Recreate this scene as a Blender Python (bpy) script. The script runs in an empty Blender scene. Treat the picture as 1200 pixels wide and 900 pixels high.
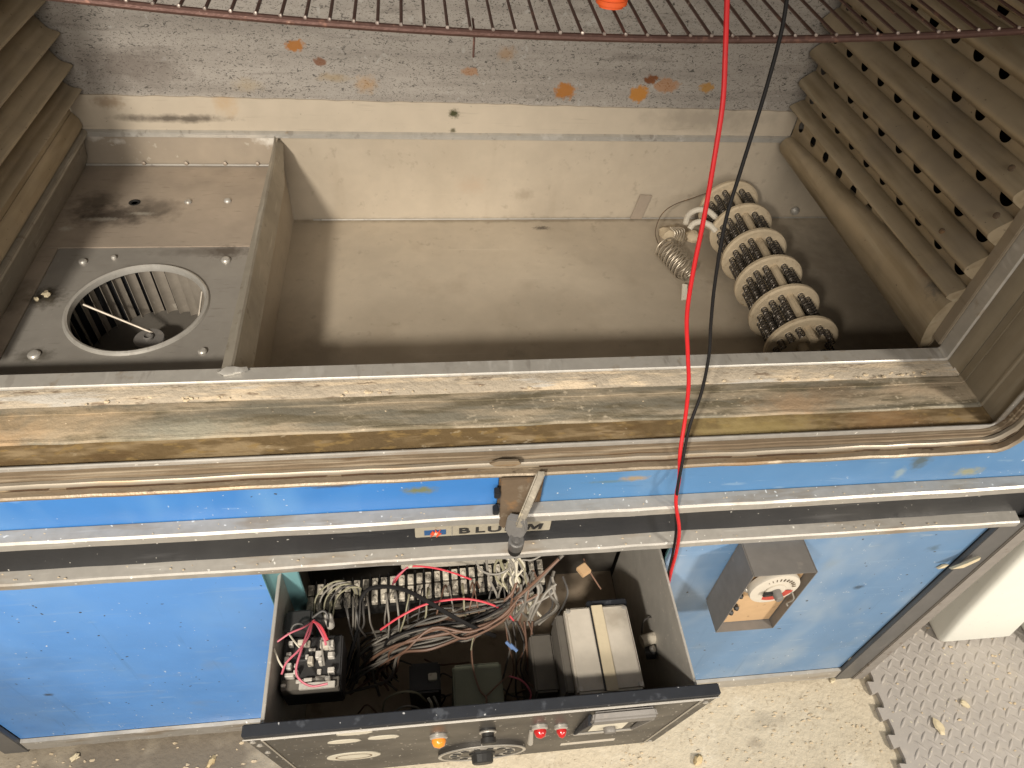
import bpy, bmesh, math, random
from mathutils import Vector, Matrix
random.seed(7)
S = bpy.context.scene
COL = S.collection
# ------------------------------------------------------------------ camera
ROT = ((0.99202, -0.10713, 0.06813), (-0.03285, -0.73629, -0.67588), (0.12174, 0.66825, -0.73390))
CAM = Vector((0.0, 0.0, 1.47)); F = 830.22          # focal length for a 1200 px wide frame
cd = bpy.data.cameras.new('camera'); cam = bpy.data.objects.new('camera', cd); COL.objects.link(cam)
_r = [Vector(r) for r in ROT]
_x = _r[0].normalized(); _z = (-_r[2]).normalized(); _y = _z.cross(_x).normalized(); _x = _y.cross(_z)
cam.matrix_world = Matrix(((_x.x, _y.x, _z.x, CAM.x), (_x.y, _y.y, _z.y, CAM.y), (_x.z, _y.z, _z.z, CAM.z), (0, 0, 0, 1)))
cd.sensor_width = 36; cd.lens = F / 1200 * 36; cd.clip_start = 0.02; cd.clip_end = 100
S.camera = cam
S.render.resolution_x, S.render.resolution_y = 1024, 768
def at(u, v, ax, val):
    """survey helper: where the sight line of a photo point meets a known plane of the oven"""
    d = _x * ((u - 600) / F) - _y * ((v - 450) / F) - _z
    return CAM + d * ((val - CAM[ax]) / d[ax])
# ------------------------------------------------------------------ light
w = bpy.data.worlds.new('World'); S.world = w; w.use_nodes = True
w.node_tree.nodes['Background'].inputs[0].default_value = (1.0, 0.93, 0.84, 1)
w.node_tree.nodes['Background'].inputs[1].default_value = 0.29
def area(name, loc, target, size, power, col, sy=None, spread=180):
    l = bpy.data.lights.new(name, 'AREA'); o = bpy.data.objects.new(name, l); COL.objects.link(o)
    l.energy = power; l.color = col; l.size = size; l.spread = math.radians(spread)
    if sy: l.shape = 'RECTANGLE'; l.size_y = sy
    o.location = loc; o.rotation_euler = (Vector(target) - Vector(loc)).to_track_quat('-Z', 'Y').to_euler()
def spot(name, loc, target, size, blend, power, col, soft):
    l = bpy.data.lights.new(name, 'SPOT'); o = bpy.data.objects.new(name, l); COL.objects.link(o)
    l.energy = power; l.color = col; l.spot_size = math.radians(size); l.spot_blend = blend; l.shadow_soft_size = soft
    o.location = loc; o.rotation_euler = (Vector(target) - Vector(loc)).to_track_quat('-Z', 'Y').to_euler()
spot('work_lamp', (-.66, -.74, 1.89), (-.25, .70, .50), 57, .72, 166, (1.0, .925, .81), .08)      # shaded lamp behind the photographer's left shoulder
spot('side_lamp', (2.2, -1.45, 1.85), (.95, .45, .30), 39, .6, 320, (1.0, .925, .81), .16)        # second shaded lamp, to the right
area('room_fill', (-.1, -2.0, 2.2), (.1, .5, .6), 2.0, 50, (1.0, .93, .84), 1.2)                   # wide unseen fill, added to brighten both chamber walls
S.view_settings.view_transform = 'Standard'; S.view_settings.look = 'None'
S.view_settings.exposure = 0.0; S.view_settings.gamma = 1
S.render.engine = 'CYCLES'
S.cycles.max_bounces = 6; S.cycles.diffuse_bounces = 3; S.cycles.glossy_bounces = 3; S.cycles.transmission_bounces = 2; S.cycles.caustics_reflective = False; S.cycles.caustics_refractive = False
S.cycles.use_adaptive_sampling = True; S.cycles.adaptive_threshold = 0.02
# ------------------------------------------------------------------ materials
MT = {}
def nd(nt, t, **k):
    n = nt.nodes.new(t)
    for a, b in k.items(): setattr(n, a, b)
    return n
def M(name, col, rough=.5, metal=0.0, mott=None, layers=(), spots=(), bump=None, spec=.5, trans=None, coat=0):
    m = bpy.data.materials.new(name); m.use_nodes = True; nt = m.node_tree; L = nt.links
    b = nt.nodes['Principled BSDF']; b.inputs['Metallic'].default_value = metal
    b.inputs['Roughness'].default_value = rough; b.inputs['Specular IOR Level'].default_value = spec
    if coat: b.inputs['Coat Weight'].default_value = coat
    geo = nd(nt, 'ShaderNodeNewGeometry'); pos = geo.outputs['Position']
    c = nd(nt, 'ShaderNodeRGB'); c.outputs[0].default_value = (*col, 1); cur = c.outputs[0]
    rv = nd(nt, 'ShaderNodeValue'); rv.outputs[0].default_value = rough; rcur = rv.outputs[0]
    def noise(scale, detail=5, rgh=.6, dist=0, off=0):
        mp = nd(nt, 'ShaderNodeMapping'); L.new(pos, mp.inputs[0])
        s = scale if isinstance(scale, tuple) else (scale,) * 3
        mp.inputs['Scale'].default_value = s; mp.inputs['Location'].default_value = (off, off * .7, off * 1.3)
        n = nd(nt, 'ShaderNodeTexNoise'); n.inputs['Scale'].default_value = 1; n.inputs['Detail'].default_value = detail
        n.inputs['Roughness'].default_value = rgh; n.inputs['Distortion'].default_value = dist
        L.new(mp.outputs[0], n.inputs['Vector']); return n.outputs['Fac']
    def rng(v, lo, hi, a=0, z=1):
        r = nd(nt, 'ShaderNodeMapRange'); L.new(v, r.inputs[0]); r.inputs[1].default_value = lo; r.inputs[2].default_value = hi
        r.inputs[3].default_value = a; r.inputs[4].default_value = z; return r.outputs[0]
    def mix(f, a, bcol):
        x = nd(nt, 'ShaderNodeMix', data_type='RGBA'); L.new(f, x.inputs[0]); L.new(a, x.inputs[6])
        x.inputs[7].default_value = (*bcol, 1); return x.outputs[2]
    def mixv(f, a, val):
        x = nd(nt, 'ShaderNodeMix', data_type='FLOAT'); L.new(f, x.inputs[0]); L.new(a, x.inputs[2]); x.inputs[3].default_value = val
        return x.outputs[0]
    k = 0
    if mott:
        sc, amt = mott
        f = rng(noise(sc, 4), .3, .7, 0, 1)
        cur = mix(rng(f, 0, 1, 0, amt), cur, tuple(max(0, x * .55) for x in col))
        f2 = rng(noise(sc * 4.3 if not isinstance(sc, tuple) else tuple(x * 4.3 for x in sc), 2, off=3), .35, .7, 0, amt * .7)
        cur = mix(f2, cur, tuple(min(1, x * 1.35) for x in col))
        rcur = mixv(f, rcur, min(1, rough + .18))
    for l in layers:
        k += 1
        f = rng(noise(l['s'], l.get('d', 3), l.get('r', .6), l.get('dist', 0), 5.1 * k), l['lo'], l['hi'], 0, l.get('a', 1))
        if 'm' in l:                                   # broken up by a second, larger noise
            g = rng(noise(l['m'], 2, off=9.7 * k), .45, .6)
            mm = nd(nt, 'ShaderNodeMath', operation='MULTIPLY'); L.new(f, mm.inputs[0]); L.new(g, mm.inputs[1]); f = mm.outputs[0]
        cur = mix(f, cur, l['c'])
        if 'ro' in l: rcur = mixv(f, rcur, l['ro'])
    spn = {}
    for sp in spots:
        (px, py, pz), (rx, ry, rz), sc, a = sp[:4]
        v = nd(nt, 'ShaderNodeVectorMath', operation='SUBTRACT'); L.new(pos, v.inputs[0]); v.inputs[1].default_value = (px, py, pz)
        d = nd(nt, 'ShaderNodeVectorMath', operation='DIVIDE'); L.new(v.outputs[0], d.inputs[0]); d.inputs[1].default_value = (rx, ry, rz)
        ln = nd(nt, 'ShaderNodeVectorMath', operation='LENGTH'); L.new(d.outputs[0], ln.inputs[0])
        sc_ = sp[4] if len(sp) > 4 else 160
        sc_ = min((9, 50, 130, 220), key=lambda q: abs(math.log(q / sc_)))
        if sc_ not in spn: spn[sc_] = rng(noise(sc_, 3, off=k), 0, 1, -.75, .75)
        nz = spn[sc_]
        ad = nd(nt, 'ShaderNodeMath', operation='ADD'); L.new(ln.outputs['Value'], ad.inputs[0]); L.new(nz, ad.inputs[1])
        cur = mix(rng(ad.outputs[0], *((1.02, .66) if sp[2] in (RUST, RUST2, (.5, .22, .04), (.45, .24, .06)) else (1.15, .30)), 0, a), cur, sc)
    L.new(cur, b.inputs['Base Color']); L.new(rcur, b.inputs['Roughness'])
    if bump:
        bn = nd(nt, 'ShaderNodeBump'); bn.inputs['Strength'].default_value = bump[1]; bn.inputs['Distance'].default_value = bump[2] if len(bump) > 2 else .002
        L.new(noise(bump[0], 3, off=1.7), bn.inputs['Height']); L.new(bn.outputs[0], b.inputs['Normal'])
    if trans: b.inputs['Transmission Weight'].default_value = trans
    MT[name] = m; return m
DK = (.035, .028, .022); RUST = (.42, .17, .035); RUST2 = (.19, .065, .02); CHALK = (.62, .58, .5)
M('pan_steel', (.53, .455, .355), .45, .2, (9, .22), [dict(s=3.2, lo=.46, hi=.68, c=(.36, .30, .225), a=.45), dict(s=(17, 17, 2.2), lo=.56, hi=.74, c=(.36, .29, .21), a=.35), dict(s=(2.5, 70, 70), lo=.66, hi=.72, c=(.62, .55, .45), a=.35), dict(s=60, lo=.62, hi=.75, c=(.25, .2, .15), a=.35), dict(s=(240, 20, 240), lo=.66, hi=.72, c=(.5, .46, .4), a=.3)],
  [((.235, 1.139, .667), (.018, .007, .02), (.12, .10, .08), .9, 260), ((.148, .795, .667), (.02, .016, .02), (.2, .17, .13), .35, 120),
   ((.2, 1.165, .667), (.62, .007, .008), (.2, .16, .11), .55, 60), ((-.17, .78, .667), (.05, .10, .02), (.2, .165, .12), .35, 60), ((.55, 1.05, .667), (.10, .10, .02), (.28, .225, .16), .5, 60), ((.76, .9, .667), (.10, .25, .02), (.26, .21, .155), .55, 60),
   ((.10, 1.17, .74), (.03, .03, .02), (.45, .3, .2), .25), ((.2, 1.17, .72), (.02, .03, .015), (.2, .15, .1), .3)], bump=(7, .12, .02))
M('deck_steel', (.46, .385, .31), .40, .4, (7, .35), [dict(s=(30, 160, 30), lo=.6, hi=.75, c=(.12, .10, .08), a=.4), dict(s=220, lo=.68, hi=.74, c=(.45, .42, .36), a=.5)],
  [((-.49, 1.02, .78), (.07, .03, .05), (.07, .055, .045), .85, 40), ((-.43, 1.035, .78), (.05, .035, .05), (.08, .065, .05), .6, 60),
   ((-.52, 1.06, .78), (.04, .03, .05), (.075, .06, .045), .7, 40),
   ((-.50, 1.01, .78), (.028, .006, .02), CHALK, .6, 200), ((-.44, 1.025, .78), (.02, .005, .02), CHALK, .5, 200), ((-.545, .985, .78), (.012, .007, .02), CHALK, .8, 200),
   ((-.295, .925, .78), (.025, .015, .02), (.1, .08, .06), .8, 120), ((-.524, .823, .78), (.022, .02, .02), (.06, .05, .035), .9, 120), ((-.57, .82, .78), (.03, .04, .02), (.08, .07, .05), .6, 60),
   ((-.50, .707, .78), (.02, .012, .02), (.08, .07, .05), .7, 120)], bump=(160, .05))
M('plate_steel', (.35, .325, .29), .40, .4, (7, .35), [dict(s=(30, 160, 30), lo=.6, hi=.75, c=(.16, .14, .12), a=.4), dict(s=(160, 30, 30), lo=.66, hi=.74, c=(.45, .41, .36), a=.35), dict(s=220, lo=.70, hi=.76, c=(.5, .46, .4), a=.5)],
  [((-.295, .925, .78), (.03, .02, .02), (.09, .07, .055), .8, 120), ((-.524, .823, .78), (.026, .024, .02), (.06, .05, .035), .9, 120), ((-.50, .707, .78), (.024, .014, .02), (.08, .07, .05), .7, 120), ((-.33, .925, .78), (.08, .012, .02), (.12, .10, .08), .5, 60)], bump=(160, .05))
M('deck_band', (.40, .34, .27), .42, .4, (9, .25), [dict(s=70, lo=.63, hi=.68, c=CHALK, a=.8, m=12)],
  [((-.245, 1.168, .832), (.035, .02, .016), (.75, .72, .66), .9, 90), ((-.50, 1.168, .825), (.012, .02, .006), (.7, .66, .6), .8, 150), ((-.535, 1.168, .832), (.014, .02, .008), (.7, .66, .6), .8, 150)])
M('speckled_steel', (.42, .385, .345), .48, .4, (11, .25), [dict(s=(3, 3, 40), lo=.45, hi=.7, c=(.22, .195, .17), a=.5), dict(s=(110, 110, 210), lo=.585, hi=.64, c=(.065, .058, .052), d=3, dist=2.0, a=.85), dict(s=(190, 190, 330), lo=.60, hi=.66, c=(.09, .08, .07), d=2, dist=2.0, a=.65),
  dict(s=60, lo=.64, hi=.7, c=(.5, .48, .45), a=.6), dict(s=(5, 30, 45), lo=.6, hi=.72, c=(.12, .1, .085), a=.5)],
  [((.255, 1.168, .925), (.022, .05, .016), RUST, .95, 130), ((.385, 1.168, .922), (.018, .05, .016), (.5, .22, .04), .95, 130), ((.402, 1.168, .947), (.013, .05, .009), RUST2, .95, 130), ((.43, 1.168, .938), (.025, .05, .014), RUST, .6, 130),
   ((.505, 1.168, .935), (.014, .05, .01), (.45, .24, .06), .9, 130), ((.09, 1.168, .955), (.016, .05, .008), RUST, .55, 130), ((.15, 1.168, .985), (.016, .05, .014), (.4, .22, .08), .5, 130),
   ((-.185, 1.168, .99), (.016, .05, .01), RUST, .95, 130), ((-.15, 1.168, .965), (.01, .05, .008), RUST2, .8, 130), ((-.08, 1.168, .93), (.02, .05, .016), (.45, .25, .08), .5, 130), ((-.13, 1.168, .94), (.03, .05, .008), (.35, .24, .1), .5, 100),
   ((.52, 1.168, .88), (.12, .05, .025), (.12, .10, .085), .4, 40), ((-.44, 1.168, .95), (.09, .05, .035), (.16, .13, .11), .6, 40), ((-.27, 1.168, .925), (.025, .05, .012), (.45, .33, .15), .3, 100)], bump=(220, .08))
M('flange_steel', (.54, .465, .365), .48, .2, (8, .2), [dict(s=(9, 9, 120), lo=.6, hi=.75, c=(.3, .25, .19), a=.4), dict(s=130, lo=.68, hi=.73, c=(.12, .1, .08), a=.5)],
  [((.065, 1.168, .883), (.010, .05, .009), (.06, .06, .025), 1, 200), ((.063, 1.168, .852), (.006, .05, .005), (.1, .09, .05), .9, 200), ((-.40, 1.168, .868), (.10, .05, .008), (.08, .065, .05), .85, 70), ((-.49, 1.168, .895), (.025, .05, .012), (.25, .16, .09), .6, 90),
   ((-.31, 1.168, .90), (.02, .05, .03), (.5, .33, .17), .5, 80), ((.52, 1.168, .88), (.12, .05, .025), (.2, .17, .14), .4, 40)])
M('cap_steel', (.40, .36, .295), .38, .5, (10, .35), [dict(s=(160, 12, 160), lo=.58, hi=.7, c=(.6, .57, .5), a=.5), dict(s=60, lo=.62, hi=.7, c=(.2, .17, .13), a=.5)])
M('wall_steel', (.46, .375, .255), .40, .45, (6, .3), [dict(s=(30, 3, 30), lo=.5, hi=.7, c=(.22, .165, .09), a=.75), dict(s=(8, 8, 8), lo=.5, hi=.7, c=(.30, .25, .19), a=.6), dict(s=(60, 5, 60), lo=.6, hi=.7, c=(.5, .45, .33), a=.4), dict(s=170, lo=.68, hi=.74, c=DK, a=.6)],
  [((.69, .665, .895), (.02, .02, .018), (.07, .075, .08), .8, 90), ((.69, .70, .905), (.02, .02, .012), (.36, .17, .09), .5, 90)], bump=(120, .06))
M('skirt_steel', (.33, .275, .205), .5, .35, (8, .3), [dict(s=(30, 4, 60), lo=.55, hi=.75, c=(.2, .15, .1), a=.6)])
M('galv', (.50, .475, .43), .36, .45, (14, .35), [dict(s=(40, 12, 40), lo=.56, hi=.66, c=(.68, .66, .62), a=.7, m=12), dict(s=(70, 20, 70), lo=.58, hi=.66, c=(.26, .23, .2), a=.6, m=10), dict(s=45, lo=.62, hi=.72, c=(.3, .22, .13), a=.45)], bump=(90, .06))
M('sill_steel', (.265, .24, .185), .45, .4, (10, .3), [dict(s=(5, 40, 40), lo=.42, hi=.58, c=(.48, .39, .275), a=.8, ro=.85), dict(s=(10, 60, 60), lo=.5, hi=.6, c=(.185, .155, .10), a=.85), dict(s=(120, 160, 120), lo=.58, hi=.7, c=(.70, .60, .45), a=.6, ro=.9, m=9), dict(s=110, lo=.65, hi=.72, c=(.17, .12, .07), a=.7, m=7)],
  [((-.40, .545, .835), (.10, .03, .03), (.56, .43, .28), .85, 60), ((-.46, .52, .835), (.05, .04, .03), (.5, .33, .18), .6, 60), ((-.27, .53, .835), (.09, .02, .03), (.35, .34, .27), .7, 50),
   ((.46, .535, .835), (.06, .022, .03), (.45, .31, .19), .8, 80), ((.62, .55, .835), (.05, .012, .03), (.55, .43, .3), .7, 80), ((.52, .55, .835), (.05, .02, .03), (.33, .25, .17), .6, 60)], bump=(130, .5, .0025))
M('jamb_steel', (.30, .255, .185), .42, .4, (7, .35), [dict(s=(30, 30, 3), lo=.5, hi=.7, c=(.20, .155, .09), a=.6), dict(s=(50, 50, 5), lo=.62, hi=.7, c=(.42, .38, .3), a=.4)], bump=(120, .06))
M('sill_grit', (.40, .34, .26), .75, .1, (18, .35), [dict(s=(12, 90, 90), lo=.5, hi=.62, c=(.62, .5, .35), a=.8), dict(s=(30, 120, 120), lo=.6, hi=.68, c=(.16, .11, .07), a=.8), dict(s=(7, 60, 60), lo=.56, hi=.62, c=(.46, .43, .38), a=.85)], bump=(170, .7, .003))
M('sill_brown', (.17, .115, .055), .48, .25, (10, .5), [dict(s=(12, 60, 60), lo=.50, hi=.62, c=(.36, .265, .15), a=.8), dict(s=(40, 110, 110), lo=.55, hi=.65, c=(.30, .20, .08), a=.8), dict(s=(14, 80, 80), lo=.6, hi=.68, c=(.13, .08, .035), a=.7), dict(s=(60, 120, 120), lo=.64, hi=.7, c=(.62, .52, .37), a=.6, m=9)],
  [((.40, .50, .83), (.1, .03, .03), (.40, .31, .13), .7, 60), ((.57, .50, .83), (.06, .03, .03), (.36, .22, .11), .6, 60)], bump=(120, .4, .002))
M('trim_tan', (.30, .24, .17), .42, .3, (12, .35), [dict(s=(6, 90, 90), lo=.52, hi=.66, c=(.28, .17, .08), a=.7), dict(s=(25, 120, 120), lo=.62, hi=.68, c=(.52, .43, .31), a=.7), dict(s=(40, 90, 90), lo=.60, hi=.66, c=(.07, .045, .03), a=.8, m=8)], bump=(150, .4))
M('trim_brown', (.215, .16, .105), .45, .3, (12, .35), [dict(s=(5, 140, 140), lo=.52, hi=.60, c=(.40, .33, .24), a=.7), dict(s=(7, 110, 110), lo=.6, hi=.66, c=(.14, .08, .04), a=.8)], bump=(150, .3))
M('trim_bright', (.32, .275, .215), .35, .4, (12, .3), [dict(s=(8, 90, 90), lo=.55, hi=.68, c=(.36, .24, .12), a=.6)])
M('gasket_brown', (.085, .048, .026), .6, .1, (14, .5), [dict(s=(30, 120, 120), lo=.6, hi=.66, c=(.03, .02, .015), a=.8), dict(s=(12, 80, 80), lo=.58, hi=.66, c=(.45, .35, .22), a=.7)], bump=(150, .4))
WSP = dict(s=210, lo=.75, hi=.775, c=(.75, .75, .72), d=1, a=.9, m=14)
M('blue_paint', (.043, .19, .51), .36, 0, (3.2, .2), [dict(s=(9, 9, 3), lo=.5, hi=.75, c=(.16, .34, .60), a=.5), dict(s=(14, 14, 90), lo=.66, hi=.72, c=(.24, .42, .66), a=.35), WSP, dict(s=110, lo=.765, hi=.78, c=(.04, .05, .06), d=1), dict(s=(90, 90, 30), lo=.74, hi=.76, c=(.6, .68, .75), d=2, a=.7)],
  [((-.01, .47, .776), (.022, .02, .008), (.16, .17, .075), .95, 110), ((.245, .47, .778), (.02, .02, .006), (.33, .24, .13), .9, 160), ((.215, .47, .774), (.03, .02, .003), (.12, .2, .25), .7, 160), ((-.105, .47, .793), (.03, .02, .004), (.06, .06, .06), .8, 200),
   ((.617, .47, .785), (.012, .02, .02), (.10, .12, .10), .7, 110), ((.60, .47, .76), (.008, .02, .015), (.3, .38, .36), .7, 110), ((.70, .47, .76), (.02, .02, .012), (.35, .33, .15), .8, 110),
   ], bump=(5.5, .22, .02))
M('blue_face', (.075, .20, .40), .38, 0, (3.2, .25), [dict(s=(7, 7, 4), lo=.48, hi=.75, c=(.17, .29, .45), a=.6), dict(s=(14, 14, 90), lo=.64, hi=.72, c=(.26, .38, .52), a=.4), WSP, dict(s=(6, 6, 60), lo=.62, hi=.72, c=(.05, .12, .22), a=.4)],
  [((.245, .47, .778), (.02, .02, .006), (.33, .24, .13), .9, 160), ((.215, .47, .774), (.03, .02, .003), (.10, .17, .2), .7, 160), ((.617, .47, .785), (.014, .02, .02), (.07, .09, .08), .8, 110), ((.60, .47, .76), (.008, .02, .015), (.3, .36, .34), .6, 110), ((.70, .47, .755), (.022, .02, .010), (.30, .28, .13), .8, 110)], bump=(5.5, .22, .02))
GR = [dict(s=(5, 5, 60), lo=.60, hi=.72, c=(.30, .42, .58), a=.25), dict(s=(70, 70, 4), lo=.63, hi=.75, c=(.05, .12, .22), a=.28), dict(s=9, lo=.62, hi=.78, c=(.20, .22, .20), a=.30)]
M('blue_left', (.098, .28, .66), .38, 0, (3.2, .22), [dict(s=(7, 7, 4), lo=.48, hi=.75, c=(.17, .34, .62), a=.45), dict(s=(14, 14, 60), lo=.66, hi=.72, c=(.26, .43, .68), a=.3), WSP, *GR, dict(s=110, lo=.765, hi=.78, c=(.04, .05, .06), d=1), dict(s=(90, 90, 30), lo=.74, hi=.76, c=(.6, .68, .75), d=2, a=.7)],
  [((-.70, .475, .25), (.14, .02, .24), (.03, .10, .25), .45, 9), ((-.62, .475, .24), (.008, .02, .006), (.03, .05, .08), .9, 150)], bump=(5.5, .22, .02))  # wide first spot: soft cast shadow at the panel's left end, painted in
M('blue_panel', (.125, .235, .40), .40, 0, (3.2, .25), [dict(s=(7, 7, 4), lo=.48, hi=.75, c=(.30, .37, .45), a=.8), dict(s=(14, 14, 60), lo=.66, hi=.72, c=(.36, .43, .50), a=.4), WSP, *GR, dict(s=110, lo=.765, hi=.78, c=(.04, .05, .06), d=1), dict(s=(90, 90, 30), lo=.74, hi=.76, c=(.6, .66, .7), d=2, a=.7)],
  [((.70, .475, .42), (.01, .02, .008), (.03, .06, .1), .9, 150), ((.77, .475, .54), (.012, .02, .01), (.08, .14, .2), .8, 150)], bump=(5.5, .22, .02))
M('teal_paint', (.20, .40, .42), .3, .1, (6, .2), [dict(s=(8, 120, 8), lo=.6, hi=.75, c=(.4, .56, .58), a=.4)])
M('alu', (.44, .415, .375), .38, .45, (18, .4), [dict(s=(14, 140, 140), lo=.58, hi=.72, c=(.62, .60, .56), a=.5), dict(s=(9, 40, 40), lo=.54, hi=.68, c=(.28, .21, .14), a=.65), dict(s=140, lo=.72, hi=.74, c=(.8, .78, .72), d=1)], bump=(110, .06))
M('black_channel', (.022, .023, .026), .34, .2, (9, .3), [dict(s=(8, 60, 60), lo=.6, hi=.8, c=(.10, .10, .105), a=.5), dict(s=170, lo=.76, hi=.775, c=(.5, .48, .44), d=1)])
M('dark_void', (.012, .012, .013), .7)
M('duct_black', (.010, .009, .008), .8)
M('post_grey', (.16, .155, .15), .42, .4, (9, .3), [dict(s=(40, 40, 9), lo=.6, hi=.75, c=(.3, .27, .24), a=.4)])
M('post_edge', (.34, .31, .28), .5, .4, (14, .4), [dict(s=60, lo=.62, hi=.7, c=(.15, .1, .06), a=.5)])
M('rusty_plate', (.14, .10, .065), .55, .3, (14, .4), [dict(s=40, lo=.55, hi=.65, c=(.26, .15, .07), a=.7), dict(s=70, lo=.6, hi=.7, c=(.30, .26, .2), a=.5)], bump=(150, .3))
M('latch_steel', (.21, .185, .145), .5, .4, (22, .4), [dict(s=60, lo=.6, hi=.68, c=(.50, .43, .30), a=.6), dict(s=80, lo=.58, hi=.7, c=(.12, .10, .08), a=.6)], bump=(200, .3))
M('chrome_dark', (.24, .23, .22), .35, .6, (30, .4))
M('rubber_black', (.02, .019, .018), .5)
M('rack_wire', (.115, .062, .050), .38, .55, (30, .4), [dict(s=60, lo=.6, hi=.68, c=(.27, .14, .10), a=.6), dict(s=120, lo=.68, hi=.72, c=(.45, .38, .32), a=.5)], bump=(200, .25))
M('bead_steel', (.42, .35, .31), .35, .7, (60, .3))
M('orange_plastic', (.85, .13, .03), .35, 0, (40, .1))
M('red_wire', (.58, .014, .018), .42, 0, (30, .25), [dict(s=60, lo=.6, hi=.7, c=(.40, .03, .03), a=.6)]); M('black_wire', (.012, .011, .011), .65, spec=.25)
M('ceramic', (.52, .42, .285), .72, 0, (35, .3), [dict(s=90, lo=.6, hi=.7, c=(.32, .23, .14), a=.5)], bump=(200, .2))
M('coil_wire', (.15, .13, .11), .38, .75, (60, .3))
M('spring_wire', (.55, .48, .38), .35, .7, (60, .3)); M('bead_white', (.62, .56, .46), .6, 0, (60, .3))
M('cream', (.62, .57, .46), .45, 0, (20, .2), [dict(s=90, lo=.62, hi=.7, c=(.35, .29, .2), a=.5)])
M('print_black', (.03, .028, .027), .5); M('print_blue', (.03, .09, .22), .45); M('print_red', (.72, .10, .04), .4)
M('guard_grey', (.21, .195, .18), .5, .3, (14, .35), [dict(s=60, lo=.62, hi=.72, c=(.28, .25, .22), a=.5)])
M('board_tan', (.50, .33, .18), .6, 0, (14, .25), [dict(s=60, lo=.64, hi=.7, c=(.25, .15, .08), a=.6)])
M('dial_white', (.56, .51, .43), .4, 0, (30, .15)); M('dial_red', (.42, .05, .035), .4, 0, (60, .2))
M('front_black', (.075, .068, .06), .36, .45, (9, .35), [dict(s=(20, 60, 20), lo=.6, hi=.75, c=(.17, .15, .13), a=.5), dict(s=160, lo=.715, hi=.73, c=(.6, .56, .5), d=1)])
M('rim_black', (.028, .031, .038), .45, .2, (14, .4), [dict(s=50, lo=.6, hi=.7, c=(.12, .13, .15), a=.5), dict(s=170, lo=.75, hi=.765, c=(.5, .5, .5), d=1)])
M('drawer_steel', (.50, .47, .42), .45, .4, (9, .35), [dict(s=120, lo=.7, hi=.72, c=(.6, .55, .48), d=1)])
M('drawer_floor', (.42, .33, .24), .6, .2, (10, .4), [dict(s=40, lo=.6, hi=.7, c=(.2, .14, .09), a=.5)])
M('pale_terminal', (.62, .56, .46), .55, 0, (30, .45), [dict(s=90, lo=.58, hi=.68, c=(.13, .11, .09), a=.6)])
M('terminal_rail', (.50, .46, .39), .5, .1, (20, .3))
M('grey_green', (.19, .20, .145), .5, .1, (16, .2)); M('relay_black', (.035, .034, .034), .45)
M('relay_white', (.60, .56, .50), .45, .1, (60, .4)); M('brass', (.55, .40, .16), .35, .8)
M('transformer_case', (.53, .48, .405), .5, .1, (16, .25), [dict(s=30, lo=.6, hi=.72, c=(.3, .25, .18), a=.5)], [((.26, .42, .50), (.02, .02, .02), (.22, .18, .13), .5, 60)])
M('tape_tan', (.54, .46, .32), .5, 0, (30, .15)); M('dark_grey', (.15, .135, .115), .55, .2, (20, .3))
M('pink_wire', (.52, .13, .17), .45); M('olive_wire', (.26, .24, .16), .5); M('grey_wire', (.24, .22, .19), .5); M('brown_wire', (.16, .09, .06), .5); M('black_soft', (.06, .055, .05), .5); M('blue_lug', (.16, .26, .5), .4); M('redwire2', (.62, .07, .09), .45)
M('amber', (.85, .28, .03), .2, coat=.5); M('ruby', (.45, .015, .015), .2, coat=.5); M('bezel', (.5, .47, .42), .35, .5)
M('bin_plastic', (.86, .86, .78), .5, 0, (5, .1), [dict(s=140, lo=.73, hi=.75, c=(.75, .74, .7), d=1)], bump=(30, .05))
M('mat_rubber', (.42, .385, .35), .6, 0, (9, .2), [dict(s=40, lo=.58, hi=.72, c=(.50, .45, .39), a=.5), dict(s=(7, 7, 7), lo=.55, hi=.65, c=(.52, .46, .38), a=.4), dict(s=160, lo=.72, hi=.74, c=(.6, .55, .42), d=1)], bump=(160, .2))
M('concrete', (.60, .52, .39), .85, 0, (8, .25), [dict(s=14, lo=.56, hi=.7, c=(.70, .63, .50), a=.6), dict(s=60, lo=.6, hi=.68, c=(.37, .30, .21), a=.55), dict(s=120, lo=.67, hi=.71, c=(.24, .18, .12), a=.7), dict(s=230, lo=.66, hi=.7, c=(.70, .66, .57), a=.6)],
  [((-.5, .40, 0), (.42, .24, .1), (.17, .14, .105), .95, 14), ((.66, .40, 0), (.05, .02, .02), (.22, .19, .15), .35, 60), ((.62, .36, 0), (.02, .012, .02), (.15, .11, .08), .4, 60)], bump=(110, .6, .004))  # broad first spot: shade left of the drawer, painted into the concrete
M('chip_wood', (.60, .46, .25), .6, 0, (60, .3)); M('chip_pale', (.68, .58, .39), .6, 0, (60, .25)); M('crumb', (.62, .50, .34), .8, 0, (90, .4)); M('white_crumb', (.78, .76, .72), .7)
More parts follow.
